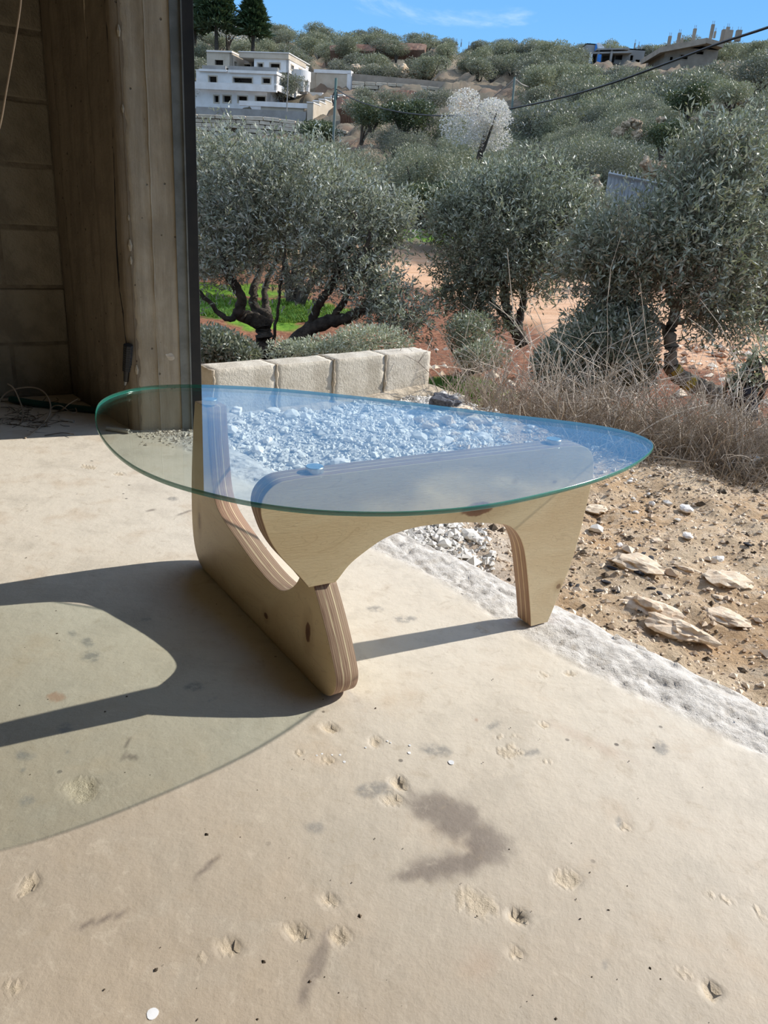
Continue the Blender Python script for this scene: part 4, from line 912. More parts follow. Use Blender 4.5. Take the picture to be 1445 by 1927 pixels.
def olive(name, label, base, limbs, blobs, ncl, lpt, leafL, leafW, seed, bark='bark', leaf='leaf', twigs=6, twl=(.14, .34), lichen=None, down=.0):
    g = np.random.default_rng(seed); base = np.array(base, float)
    t = thing(name, label, 'tree', base.tolist())
    mb = MB(); nodes = []; radii = []
    for pts, r0, r1 in limbs:
        P = smooth_path(np.array(pts, float) - base, 6); n = len(P); P = P + g.normal(0, .006, P.shape) * (np.linspace(0, 1, n)[:, None] > .02)
        rr = np.linspace(r0, r1, n) * (1 + .05 * g.normal(0, 1, n)); mb.tube(P, np.maximum(rr, .006), 9)
        for q, r in zip(P[n // 3:], rr[n // 3:]): nodes.append(q); radii.append(r)
    mb.build('trunk', M[bark], t, smooth=True)
    C, _ = in_blobs(ncl, blobs, g); C = C - base; cen = np.average(np.array(blobs)[:, :3], axis=0, weights=np.array(blobs)[:, 6]) - base
    nodes = np.array(nodes); radii = np.array(radii)
    order = np.argsort(np.min(np.linalg.norm(C[:, None] - nodes[None], axis=2), axis=1))
    br = MB(); N_ = list(nodes); Rr = list(radii)
    for i in order:
        c = C[i]; NN = np.array(N_); d = np.linalg.norm(NN - c, axis=1) + .5 * np.maximum(0, NN[:, 2] - c[2] + .1); j = int(np.argmin(d)); p0 = NN[j]
        mid = (p0 + c) / 2 + g.normal(0, .06, 3) * np.linalg.norm(c - p0) + np.array([0, 0, .10 * np.linalg.norm(c - p0)])
        r0 = min(Rr[j] * .75, .004 + .012 * np.linalg.norm(c - p0)); P = smooth_path([p0, mid, c], 3)
        br.tube(P, np.linspace(r0, .0022, len(P)), 4, False)
        for q in P[2:]: N_.append(q); Rr.append(max(r0 * .6, .003))
    # leafy twigs
    nt = ncl * twigs; ci = np.repeat(np.arange(ncl), twigs); out = C[ci] - cen; out /= np.linalg.norm(out, axis=1)[:, None] + 1e-9
    T = out * .55 + np.array([0, 0, .45 - down]) + g.normal(0, .62, (nt, 3)); T /= np.linalg.norm(T, axis=1)[:, None]
    L = g.uniform(*twl, nt); S0 = C[ci] + g.normal(0, .05, (nt, 3))
    for a, b, l in zip(S0[::2], T[::2], L[::2]): br.tube([a, a + b * l], [.0022, .001], 3, False)
    br.build('branches', M[bark], t)
    u = g.uniform(.05, 1, (nt, lpt)); P = S0[:, None] + T[:, None] * (L[:, None] * u)[..., None]; sd = g.normal(0, 1, (nt, lpt, 3))
    D = T[:, None] * .8 + sd * .75; n = nt * lpt
    me = leaf_mesh(P.reshape(-1, 3), D.reshape(-1, 3), leafL * g.uniform(.6, 1.25, n), leafW * g.uniform(.7, 1.2, n), g)
    tag(link('foliage', me, M[leaf], t), kind='stuff')
    if lichen:
        for (p, q, r) in lichen: MB().tube(smooth_path([np.array(p) - base, np.array(q) - base], 4), r, 9).build('lichen_patch', M['lichen'], t)
    return t
def A_(px, py, Y): return at(px, py, Y)
def blob(px, py, Y, rxp, rzp, w_, ry=None):
    c = at(px, py, Y); k = Y / F; return (c[0], c[1], c[2], rxp * k, (ry or rxp * k * .9), rzp * k, w_)
# left olive behind the block wall
bA = A_(500, 675, 8.8); Y = 8.8
limbsA = [([bA, A_(497, 640, Y), A_(493, 612, Y), A_(470, 598, Y), A_(450, 590, 8.7), A_(455, 560, 8.6), A_(430, 520, 8.5), A_(415, 470, 8.4)], .115, .03),
          ([A_(493, 612, Y), A_(505, 598, 8.9), A_(480, 580, 9.0), A_(478, 545, 9.1), A_(490, 500, 9.3), A_(480, 430, 9.4)], .075, .025),
          ([A_(500, 615, Y), A_(503, 580, 9.1), A_(500, 540, 9.3), A_(540, 440, 9.5)], .06, .02),
          ([A_(508, 680, Y), A_(545, 655, 8.75), A_(580, 622, 8.7), A_(620, 604, 8.6), A_(650, 600, 8.55), A_(680, 583, 8.5), A_(730, 570, 8.4)], .105, .04),
          ([A_(578, 622, 8.7), A_(600, 575, 8.6), A_(620, 545, 8.5), A_(640, 500, 8.5), A_(660, 460, 8.4), A_(670, 400, 8.4)], .05, .018),
          ([A_(625, 603, 8.6), A_(650, 560, 8.5), A_(668, 500, 8.3), A_(690, 465, 8.3), A_(700, 420, 8.3)], .04, .015),
          ([A_(512, 660, Y), A_(520, 600, 8.6), A_(528, 540, 8.5), A_(535, 480, 8.5)], .02, .01),
          ([A_(450, 590, 8.7), A_(425, 600, 8.6), A_(385, 560, 8.5), A_(340, 520, 8.5)], .04, .015)]
blobsA = [blob(450, 360, 8.7, 105, 95, 3.2), blob(560, 380, 8.9, 110, 95, 3.2), blob(655, 420, 8.6, 95, 75, 2.2), blob(420, 460, 8.5, 70, 85, 1.6), blob(540, 470, 8.7, 105, 70, 1.8), blob(720, 425, 8.6, 50, 48, .7), blob(640, 500, 8.4, 85, 45, .9), blob(740, 590, 8.3, 62, 42, 1.3), blob(700, 545, 8.4, 60, 30, .7), blob(350, 420, 8.8, 90, 120, 1.0)]
olive('olive_tree', 'wide forked olive tree just behind the low block wall', bA, limbsA, blobsA, 900, 9, .062, .0088, 51)
# middle olive
bB = A_(985, 650, 9.4)
limbsB = [([bB, A_(972, 625, 9.4), A_(955, 600, 9.4), A_(952, 570, 9.4), A_(945, 520, 9.4), A_(930, 460, 9.3), A_(920, 400, 9.3)], .085, .02),
          ([A_(975, 640, 9.4), A_(978, 600, 9.5), A_(985, 560, 9.5), A_(980, 500, 9.6), A_(1000, 430, 9.7)], .06, .02),
          ([A_(960, 605, 9.4), A_(925, 570, 9.3), A_(895, 545, 9.2), A_(870, 500, 9.2)], .035, .012)]
blobsB = [blob(940, 440, 9.4, 105, 80, 3), blob(1010, 400, 9.5, 85, 75, 2.2), blob(895, 500, 9.3, 75, 62, 1.7), blob(985, 505, 9.3, 80, 55, 1.5), blob(1075, 440, 9.4, 60, 70, 1.4), blob(870, 560, 9.3, 50, 42, .6), blob(915, 585, 9.2, 50, 40, .6), blob(850, 430, 9.5, 42, 42, .7), blob(930, 375, 9.5, 55, 45, .9)]
olive('olive_tree', 'rounded olive tree with a dark leaning stem in the middle above the red soil', bB, limbsB, blobsB, 820, 9, .062, .0088, 52, leaf='leaf_dark')
# right olive with the bent, lichen-spotted trunk
bC = A_(1352, 775, 6.4)
limbsC = [([bC, A_(1350, 748, 6.4), A_(1335, 735, 6.4), A_(1300, 722, 6.4), A_(1278, 708, 6.4), A_(1262, 690, 6.4), A_(1262, 660, 6.4), A_(1262, 620, 6.45), A_(1270, 590, 6.5)], .088, .042),
          ([A_(1270, 590, 6.5), A_(1262, 565, 6.5), A_(1256, 540, 6.5), A_(1240, 480, 6.5), A_(1225, 400, 6.5)], .035, .012),
          ([A_(1270, 595, 6.5), A_(1278, 570, 6.5), A_(1290, 555, 6.55), A_(1310, 500, 6.6), A_(1320, 420, 6.6), A_(1325, 340, 6.7)], .04, .012),
          ([A_(1262, 640, 6.45), A_(1240, 610, 6.5), A_(1200, 580, 6.5), A_(1150, 550, 6.5)], .03, .01),
          ([A_(1268, 610, 6.45), A_(1300, 600, 6.4), A_(1350, 560, 6.4), A_(1400, 520, 6.4)], .022, .008)]
blobsC = [blob(1335, 330, 6.7, 72, 75, 1.7), blob(1310, 430, 6.6, 92, 75, 2.3), blob(1200, 480, 6.5, 95, 75, 2.3), blob(1130, 500, 6.6, 60, 70, 1.2), blob(1300, 510, 6.4, 100, 70, 2.0), blob(1160, 575, 6.5, 55, 45, .8), blob(1355, 590, 6.5, 60, 42, .9), blob(1395, 470, 6.5, 50, 60, .9), blob(1390, 300, 6.8, 45, 50, .5)]
olive('olive_tree', 'olive tree with a bent lichen-spotted trunk at the right', bC, limbsC, blobsC, 760, 9, .058, .0080, 53, bark='bark_pale', leaf='leaf_dark',
      lichen=[(A_(1288, 715, 6.39), A_(1302, 723, 6.39), .071), (A_(1267, 694, 6.39), A_(1274, 703, 6.39), .060)])
# olive at the right border
bD = A_(1475, 700, 7.2)
olive('olive_tree', 'olive tree cut off by the right border of the picture', bD, [([bD, A_(1480, 620, 7.2), A_(1475, 520, 7.2), A_(1460, 420, 7.2)], .07, .02)],
      [blob(1460, 400, 7.2, 50, 85, 1.5), blob(1470, 520, 7.1, 60, 80, 1.6), blob(1500, 350, 7.2, 70, 80, 1.5), blob(1440, 590, 7.1, 28, 35, .3)], 260, 9, .060, .0085, 54, leaf='leaf_dark')
# evergreen shrub masses between
def shrub(label, base, blobs, n, leafL, leafW, seed, leaf, name='evergreen_shrub', cat='shrub'):
    g = np.random.default_rng(seed); base = np.array(base); t = thing(name, label, cat, base.tolist())
    P, d = in_blobs(n, blobs, g, .25); P = P + fbm(P, 3, seed, 2)[:, None] * d * .08
    me = leaf_mesh(P - base, d * .6 + g.normal(0, .7, (n, 3)) + (0, 0, .3), leafL * g.uniform(.6, 1.2, n), leafW * g.uniform(.7, 1.2, n), g)
    tag(link('foliage', me, M[leaf], t), kind='stuff')
    mb = MB(); C, _ = in_blobs(40, blobs, g, .1)
    for c in C - base: mb.tube(smooth_path([(0, 0, -.1), c * .5 + g.normal(0, .05, 3), c], 3), [.02, .018, .015, .012, .01, .006, .003], 5, False)
    mb.build('stems', M['bark'], t); return t
shrub('dark evergreen thicket between the middle and right olive trees', hit(1140, 740), [blob(1140, 650, 6.4, 95, 75, 3), blob(1080, 690, 6.3, 75, 60, 2), blob(1190, 690, 6.6, 50, 55, 1.3), blob(1160, 610, 6.5, 55, 50, 1)], 26000, .055, .009, 61, 'leaf_dark')
shrub('grey leafless-looking bush right behind the block wall', hit(640, 672), [blob(620, 655, 7.2, 80, 22, 2), blob(700, 645, 7.2, 70, 25, 2), blob(560, 665, 7.2, 50, 18, 1)], 9000, .04, .006, 62, 'leaf', 'grey_bush', 'bush')
shrub('small leafy bush in the shade left under the forked olive tree', hit(410, 665), [blob(400, 655, 7.5, 55, 38, 2), blob(450, 668, 7.5, 45, 22, 1)], 6000, .05, .011, 63, 'leaf_dark', 'leafy_bush', 'bush')
shrub('young olive shoots growing around the black stump', A_(1400, 770, 5.6), [blob(1402, 715, 5.6, 38, 35, 1.4), blob(1425, 672, 5.6, 18, 25, .5)], 800, .05, .0085, 64, 'leaf', 'olive_shoots', 'shrub')
shrub('grey bush at the foot of the middle olive tree over red soil', hit(880, 690), [blob(880, 630, 8.2, 45, 45, 2), blob(900, 670, 7.6, 55, 28, 1.4)], 5200, .045, .0075, 65, 'leaf_dark', 'grey_bush', 'bush')
st = A_(1412, 790, 5.5); mb = MB()
mb.tube([st, A_(1412, 762, 5.5), A_(1410, 738, 5.5), A_(1414, 728, 5.5)], [.055, .05, .048, .03], 9)
mb.tube([A_(1408, 745, 5.5), A_(1398, 733, 5.5), A_(1396, 728, 5.5)], [.025, .02, .01], 6)
tag(mb.build('tree_stump', M['char']), 'black burnt tree stump at the right border', 'stump')
# little white plastic things
def crumple(name, p, r, label, cat='plastic bag', mat='white_sheet'):
    bm = bmesh.new(); bmesh.ops.create_icosphere(bm, subdivisions=3, radius=r)
    for v in bm.verts: v.co *= 1 + .5 * noise.noise(v.co * (3 / r)) + .25 * noise.noise(v.co * (8 / r)); v.co.z *= .7
    me = bpy.data.meshes.new(name); bm.to_mesh(me); bm.free(); tag(link(name, me, M[mat], None, tuple(p)), label, cat)
p = hit(556, 557); crumple('plastic_bag', (p[0], p[1], p[2] + .12), .16, 'white crumpled plastic bag on the slope behind the left olive tree')
p = onz(1418, 878, -.05); crumple('plastic_scrap', (p[0], p[1], -.02), .022, 'small clear plastic scrap caught at the foot of the dry weeds', 'plastic scrap')

# ------------------------------------------------------------------ trees on the hillside: a few shapes, copied one by one
def far_tree(seed, n, leafL, leafW, mat, trunk=True, tall=1.0, name='olive_tree'):
    """unit tree about 1 wide, returns empty with foliage, trunk"""
    g = np.random.default_rng(seed); t = link(name, None); k = g.integers(6, 10); bl = []
    for i in range(k):
        a = g.uniform(0, 6.283); r = g.uniform(.08, .30); s = g.uniform(.17, .28)
        bl.append((math.cos(a) * r, math.sin(a) * r, (g.uniform(.32, .68)) * tall, s * 1.1, s * 1.1, s * .85, s * s))
    P, d = in_blobs(n, bl, g, .45); P = P + d * fbm(P, 6, seed, 2)[:, None] * .05
    keep = P[:, 2] > .12; P, d = P[keep], d[keep]; m = len(P)
    tone = np.clip(.5 + g.normal(0, .3, m), 0, 1)
    me = leaf_mesh(P, d * .5 + g.normal(0, .6, (m, 3)) + (0, 0, .45), leafL * g.uniform(.6, 1.4, m), leafW * g.uniform(.7, 1.3, m), g, tone=tone)
    tag(link('foliage', me, M[mat], t), kind='stuff')
    if trunk:
        mb = MB()
        for i in range(4):
            b = bl[i]; mb.tube(smooth_path([(0, 0, -.08), (b[0] * .3, b[1] * .3, .15), (b[0], b[1], b[2])], 3), np.linspace(.035, .008, 7), 5, False)
        mb.build('trunk', M['bark'], t)
    return t
protoM = [far_tree(400 + i, 15000, .026, .0042, 'leaf_far') for i in range(4)]
protoF = [far_tree(420 + i, 5200, .042, .0085, 'leaf_far') for i in range(4)]
used = set()
def plant(proto, x, y, w_, label, group, cat='tree', hs=None, sink=0.03, z=None):
    t = copy_tree(proto) if proto.name in used else proto
    used.add(proto.name)
    t.location = (x, y, (float(ground_z(x, y)) if z is None else z) - sink * w_); t.rotation_euler = (0, 0, random.uniform(0, 6.28)); t.scale = (w_, w_, hs or w_ * random.uniform(.85, 1.1))
    tag(t, label, cat, group); return t
def pix(x, y, z):
    c = RW.T @ np.array([x, y, z - CAMH]); return CX + F * c[0] / -c[2], CY - F * c[1] / -c[2]
# keep-out zones (photo areas that show walls, houses, road, soil)
KEEP = [(1405, 250, 1460, 365, 0, 27), (372, 88, 690, 232, 0, 112), (590, 125, 955, 200, 0, 126), (372, 200, 672, 262, 0, 94), (662, 190, 720, 225, 0, 100), (800, 72, 940, 100, 0, 190), (1100, 80, 1230, 114, 0, 185), (1242, 45, 1410, 106, 0, 148), (1143, 318, 1250, 392, 0, 33), (740, 432, 835, 520, 0, 40), (1200, 285, 1290, 320, 0, 30)]
SPEC = [(16, 30, 3.0, 4.2, 2.9, 'olive tree beyond the dirt road', 'olive trees beyond the dirt road'),
        (30, 62, 3.6, 5.0, 3.7, 'olive tree on the lower hillside', 'olive trees on the lower hillside'),
        (62, 120, 4.6, 6.2, 5.6, 'olive tree on the middle hillside', 'olive trees on the middle hillside'),
        (120, 215, 5.4, 7.6, 8.0, 'olive tree on the upper hillside', 'olive trees near the ridge')]
LAND = [('the white house', 470, 150), ('the blank tan wall', 620, 180), ('the blossoming almond', 890, 250), ('the metal gate', 1200, 355), ('the blue-sheeted house', 1155, 105), ('the tan columned house', 1320, 85), ('the small ridge houses', 870, 92), ('the lone conifer', 478, 45), ('the left utility pole', 627, 240), ('the green utility pole', 964, 195), ('the right stone wall', 770, 180), ('the left stone wall', 470, 245), ('the ochre boulders', 770, 133), ('the grassy bank', 800, 443), ('the grassy ledge', 1265, 310), ('the leaning post', 1415, 300), ('the right border', 1445, 180), ('the middle ridge', 1010, 95), ('the pillar', 385, 330), ('the middle olive', 980, 340), ('the upper right rocks', 1370, 205)]
def where(px, py):
    n_, lx, ly = min(LAND, key=lambda q: math.hypot(q[1] - px, (q[2] - py) * 1.3)); dx, dy = px - lx, py - ly; dist = math.hypot(dx, dy)
    w1 = 'right of' if dx > 0 else 'left of'; w2 = 'below' if dy > 0 else 'above'; rel = w1 if abs(dx) > 1.8 * abs(dy) else (w2 if abs(dy) > 1.8 * abs(dx) else w2 + ' and ' + w1)
    return ('just ' if dist < 45 else '') + rel + ' ' + n_
cnt = 0; seen = {}; plan = []
def jgrid(y0, y1, step, g):
    Y = y0
    while Y < y1:
        X = -.34 * Y - 2
        while X < .62 * Y + 2:
            yield X + g.uniform(-.32, .32) * step, Y + g.uniform(-.32, .32) * step; X += step
        Y += step * .95
HID = [(380, 300, 760, 560), (840, 380, 1100, 600), (1190, 380, 1445, 640)]       # wholly behind the near olive crowns
for si, (y0, y1, wmin, wmax, step, lab, grp) in enumerate(SPEC):
    g = np.random.default_rng(500 + si)
    for x, y in jgrid(y0, y1, step, g):
        z = float(ground_z(x, y)); w_ = g.uniform(wmin, wmax); px, py = pix(x, y, z); hs = w_ * g.uniform(.75, .95) * (1 if si < 3 else .85); top = pix(x, y, z + hs * .85)[1]; hw = w_ * .45 * F / y
        if px < 345 - hw or px > 1470 + hw: continue
        if any(a < px - hw and px + hw < c and b < top and py < d for a, b, c, d in HID): continue
        bad = False
        for (a0, b0, a1, b1, d0, d1) in KEEP:
            if px + hw * .8 > a0 and px - hw * .8 < a1 and py > b0 and top < b1 - 4 and y < d1: bad = True
        if si == 0:
            rp = np.array(road_pts)[:, :2]
            if min(np.hypot(*(rp[i] + (rp[i + 1] - rp[i]) * t - (x, y))) for i in range(len(rp) - 1) for t in (0, .25, .5, .75, 1)) < 3.2: continue
        if bad or (si >= 1 and g.uniform() < .04): continue
        plan.append((si, x, y, w_, hs, px, (py + top) / 2, lab, grp, int(g.integers(0, 4))))
for si, x, y, w_, hs, px, py, lab, grp, k in plan:
    pr = (protoM if si < 2 else protoF)[k]
    size = 'broad ' if w_ / hs > 1.28 else ('tall ' if w_ / hs < 1.12 else '')
    L_ = size + lab + ', ' + where(px, py)
    plant(pr, x, y, w_, L_[:1].lower() + L_[1:], L_.replace('olive tree', 'olive trees'), hs=hs); cnt += 1
print('hillside trees', cnt)
for px_q, py_q, Y_q, w_q, lab in [(838, 132, 150, 6, 'round olive tree above the right stone wall, under the small ridge houses'), (905, 138, 146, 6.5, 'olive tree right of the low concrete hut on the upper terrace'), (948, 135, 150, 7, 'olive tree on the skyline left of the tiny tower building'), (990, 142, 150, 7, 'olive tree just below the tiny tower building'), (1035, 150, 146, 7, 'olive tree on the upper slope left of the blue-sheeted house'), (925, 150, 140, 6, 'olive tree right behind the long sloping concrete wall'), (690, 212, 82, 3.2, 'low grey bush on the red earth right of the stepped wall'), (735, 222, 80, 4.0, 'low grey bush below the ochre bank'), (815, 226, 78, 4.4, 'grey olive bush left behind the blossoming almond'), (680, 262, 70, 4.6, 'olive bush at the right end of the left stone wall'), (780, 268, 62, 4.2, 'low olive bush below the dark green bushes'), (1375, 215, 40, 2.4, 'low grey shrub on the rocky terrace near the right border'), (1425, 175, 46, 3.2, 'grey shrub high on the rocky slope at the right border'), (650, 108, 149, 5, 'shrub in front of the red bank above the blank wall'), (745, 112, 150, 5, 'shrub in front of the red bank on the ridge')]:
    p = at(px_q, py_q, Y_q); plant(protoF[int(px_q) % 4], p[0], p[1], w_q, lab, None, 'tree' if w_q > 5 else 'bush', hs=w_q * .8, z=p[2])
# almond in blossom
al = far_tree(460, 10000, .017, .010, 'blossom', True, 1.25, 'almond_tree'); p = at(893, 318, 34)
plant(al, p[0], p[1], 3.4, 'almond tree in white blossom on the lower hillside', None, hs=3.1, z=p[2])
al2 = far_tree(461, 3000, .028, .012, 'blossom', True, 1.0, 'almond_tree'); p = at(428, 88, 150)
plant(al2, p[0], p[1], 7.5, 'pale blossoming tree on the ridge below the conifers', None, z=p[2])
# green bushes
gb = far_tree(470, 5000, .045, .013, 'leaf_green', True, .95, 'green_bush')
for (px, py, Y, w_, lab) in [(595, 282, 78, 4.6, 'dark green bush in front of the stone retaining wall'), (1244, 295, 30, 1.5, 'upright dark green bush on the rocky slope above the metal gate'), (758, 256, 60, 4.2, 'dark green bush below the stone wall, left of the blossoming almond'), (700, 250, 66, 3.6, 'dark green bush at the foot of the red earth beside the utility pole'), (1292, 224, 42, 2.6, 'dark bush on the steep slope at the upper right'), (806, 415, 27, 2.2, 'low green bush above the grassy bank')]:
    p = at(px, py, Y); plant(gb, p[0], p[1], w_, lab, None, 'bush', z=p[2], hs=w_ * (.75 if w_ > 2 else 1.05))
# conifers on the ridge
def conifer(label, px0, px1, ptop, pbase, Y, seed):
    g = np.random.default_rng(seed); b = at((px0 + px1) / 2, pbase, Y); k = Y / F; H_ = (pbase - ptop) * k; W_ = (px1 - px0) * k / 2
    t = thing('conifer_tree', label, 'tree', b.tolist()); n = 9000; W_ *= 1.15
    u = g.uniform(0, 1, n) ** .8; a = g.uniform(0, 6.283, n); lay = .72 + .28 * np.sin(u * 30 + 2 * np.sin(a * 3 + seed)); r = W_ * (1 - u) ** .62 * lay * np.sqrt(g.uniform(.15, 1, n))
    P = np.c_[np.cos(a) * r, np.sin(a) * r, H_ * (.08 + .92 * u)]; D = np.c_[np.cos(a), np.sin(a), np.full(n, .35)] + g.normal(0, .45, (n, 3))
    me = leaf_mesh(P, D, 1.0 * g.uniform(.6, 1.3, n), .13 * np.ones(n), g); tag(link('foliage', me, M['conifer'], t), kind='stuff')
    MB().tube([(0, 0, -3), (0, 0, H_ * .4), (0, 0, H_ * .97)], [.35, .25, .05], 6).build('trunk', M['bark'], t)
conifer('large dark conifer on the ridge beside the pillar', 366, 448, -10, 66, 140, 71)
conifer('smaller lone dark conifer on the ridge left of centre', 450, 502, 13, 75, 142, 72)
conifer('dark conifer on the ridge partly hidden by the pillar', 345, 388, 4, 68, 143, 73)

g = np.random.default_rng(88); n = 5200; X = g.uniform(-3.2, 6.5, n); Y = 4.3 + g.uniform(0, 1, n) ** 1.3 * 8.5; P = np.c_[X, Y]
k = (Y > crest(X) + .35) & (fbm(P, .8, 12, 3) > -.25); X, Y = X[k], Y[k]; Z = ground_z(X, Y) + relief(X, Y); s = g.gamma(1.6, .012, len(X)) * (1 + Y / 14)
redst = simple('reddish stone', (0.44, 0.27, 0.17), (0.30, 0.15, 0.085), 6, .95)
h = g.uniform(0, 1, len(X)) < .6
tag(pebbles('red_rubble', np.c_[X, Y, Z][h], s[h], redst, 5), 'reddish rubble over the red soil under the olive trees', 'rubble', kind='stuff')
tag(pebbles('pale_rubble', np.c_[X, Y, Z][~h], s[~h] * 1.15, M['rock'], 6), 'pale rubble stones strewn over the red soil under the olive trees', 'rubble', kind='stuff')
# ------------------------------------------------------------------ buildings
def wallgrid(mb, u0, u1, z0, z1, holes, M4, th=.35):
    us = sorted({u0, u1, *[h[0] for h in holes], *[h[1] for h in holes]}); zs = sorted({z0, z1, *[h[2] for h in holes], *[h[3] for h in holes]})
    us = [u for u in us if u0 <= u <= u1]; zs = [z for z in zs if z0 <= z <= z1]
    for a, b in zip(us, us[1:]):
        for c, d in zip(zs, zs[1:]):
            m, n = (a + b) / 2, (c + d) / 2
            if any(h[0] < m < h[1] and h[2] < n < h[3] for h in holes): continue
            mb.box((a, 0, c), (b, th, d), M4)
def win(parent, u0, u1, z0, z1, M4, fm, fw=.14, proud=.05, dim=True):
    mb = MB()
    for lo, hi in (((u0 - fw, -proud, z0 - fw), (u0, .1, z1 + fw)), ((u1, -proud, z0 - fw), (u1 + fw, .1, z1 + fw)), ((u0, -proud, z1), (u1, .1, z1 + fw)), ((u0, -proud, z0 - fw), (u1, .1, z0))): mb.box(lo, hi, M4)
    mb.build('window', fm, parent)
K7 = .2215; HD = 110.0
def z7(x, y): return 360 + x * K7, 80 + y * K7
hu = np.array([math.cos(R(-12)), math.sin(R(-12)), 0]); hv = np.array([-hu[1], hu[0], 0])
HO = at(*z7(725, 400), HD)            # front right corner of the middle storey
MH = np.array([[hu[0], hv[0], 0, 0], [hu[1], hv[1], 0, 0], [0, 0, 1, 0], [0, 0, 0, 1.0]])
house = thing('house', 'large white stone house with flat roofs and black window openings on the hillside', 'house', HO.tolist())
def loc(x, y, v=0.0):     # photo point (zoomed frame) on the plane at depth v of the house frame
    d = ray(*z7(x, y)); o = np.array([0, 0, CAMH]); t = np.dot(HO + hv * v - o, hv) / np.dot(d, hv); q = o + d * t - HO; return q @ hu, q[2]
def locs(x, y, u=0.0):    # on the side plane at u
    d = ray(*z7(x, y)); o = np.array([0, 0, CAMH]); t = np.dot(HO + hu * u - o, hu) / np.dot(d, hu); q = o + d * t - HO; return q @ hv, q[2]
def hb(name, u0, u1, v0, v1, z0, z1, mat, parent=house): return MB().box((u0, v0, z0), (u1, v1, z1), MH).build(name, M[mat], parent)
def storey(x0, x1, yt, yb, v, depth, wins, mat, frame='tan_stone', sidewins=(), name='wall'):
    u0, zt = loc(x0, yt, v); u1, _ = loc(x1, yt, v); _, zb = loc((x0 + x1) / 2, yb, v); _, zt = loc((x0 + x1) / 2, yt, v)
    Mf = MH @ np.array([[1, 0, 0, 0], [0, 1, 0, v], [0, 0, 1, 0], [0, 0, 0, 1.0]])
    H_ = []
    for (a, b, c, d) in wins:
        p, q = loc(a, c, v), loc(b, d, v); H_.append((p[0], q[0], q[1], p[1]))
    mb = MB(); wallgrid(mb, u0, u1, zb, zt, H_, Mf)
    Ms = MH @ np.array([[0, -1, 0, u1], [1, 0, 0, v], [0, 0, 1, 0], [0, 0, 0, 1.0]])
    Sh = []
    for (a, b, c, d) in sidewins:
        p, q = locs(a, c, u1), locs(b, d, u1); Sh.append((max(p[0] - v, .3), q[0] - v, q[1], p[1]))
    wallgrid(mb, 0, depth, zb, zt, Sh, Ms)
    mb.box((u0, v + .3, zb), (u0 + .35, v + depth, zt), MH); mb.box((u0, v + depth - .3, zb), (u1, v + depth, zt), MH)
    mb.box((u0 - .05, v - .05, zt - .02), (u1 + .05, v + depth, zt + .12), MH)
    mb.build(name, M[mat], house)
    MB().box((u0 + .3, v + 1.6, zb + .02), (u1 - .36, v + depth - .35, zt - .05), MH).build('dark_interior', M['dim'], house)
    for h in H_: win(house, *h, Mf, M[frame])
    for h in Sh: win(house, *h, Ms, M[frame])
    return u0, u1, zb, zt
# lower, middle and top storeys
storey(30, 665, 400, 575, 1.2, 9, [(195, 232, 452, 508), (272, 335, 452, 508), (398, 473, 456, 508), (548, 628, 458, 500)], 'white_stone')
storey(40, 725, 250, 350, 1.2, 10, [(150, 215, 287, 343), (357, 515, 298, 345), (605, 670, 303, 347)], 'white_stone', sidewins=[(765, 790, 325, 368)])
storey(130, 345, 75, 215, 3.5, 5, [(200, 272, 147, 193)], 'tan_stone', sidewins=[(362, 385, 158, 207)])
storey(533, 828, 120, 250, 4.5, 8, [(565, 607, 177, 210), (670, 750, 178, 223)], 'white_stone', sidewins=[(847, 868, 190, 235), (915, 936, 222, 244)])
storey(400, 536, 130, 230, 7.5, 4, [(450, 503, 185, 208)], 'raw')
# roof band, cornices, balcony parapets
def band(name, x0, x1, yt, yb, v, d, mat):
    u0 = loc(x0, yt, v)[0]; u1 = loc(x1, yt, v)[0]; xm = (x0 + x1) / 2; return hb(name, u0, u1, v, v + d, loc(xm, yb, v)[1], loc(xm, yt, v)[1], mat)
band('roof_band', 405, 826, 85, 133, 4.2, 7, 'tan_stone'); band('roof_edge', 128, 343, 70, 80, 3.3, 5.4, 'white_stone')
band('roof_edge', 400, 830, 78, 86, 4.1, 8.5, 'white_stone')
band('roof_parapet', 90, 290, 196, 228, 1.6, .3, 'raw'); band('roof_parapet', 315, 735, 205, 240, 1.6, .3, 'raw')
band('cornice', 62, 300, 226, 246, .9, 3, 'white_stone'); band('cornice', 310, 725, 238, 262, .9, 3, 'white_stone')
band('balcony_parapet', 30, 722, 346, 407, 0, .4, 'white_stone')
uR = loc(722, 346, 0)[0]
# balcony parapet turning to the right
pz = [loc(722, 349, 0)[1], loc(722, 405, 0)[1]]
v1, zt1 = locs(855, 410, uR + .2); 
MB().box((uR - .3, 0, pz[1]), (uR, 11, pz[0]), MH).build('balcony_parapet', M['white_stone'], house)
u3 = loc(1118, 425, 11)[0]
hb('balcony_parapet', uR, u3, 10.8, 11.2, loc(950, 470, 11)[1], loc(950, 420, 11)[1], 'white_stone')
hb('wall', uR, u3 - .6, 11.3, 14, loc(950, 560, 11)[1], loc(950, 470, 11)[1], 'tan_stone')
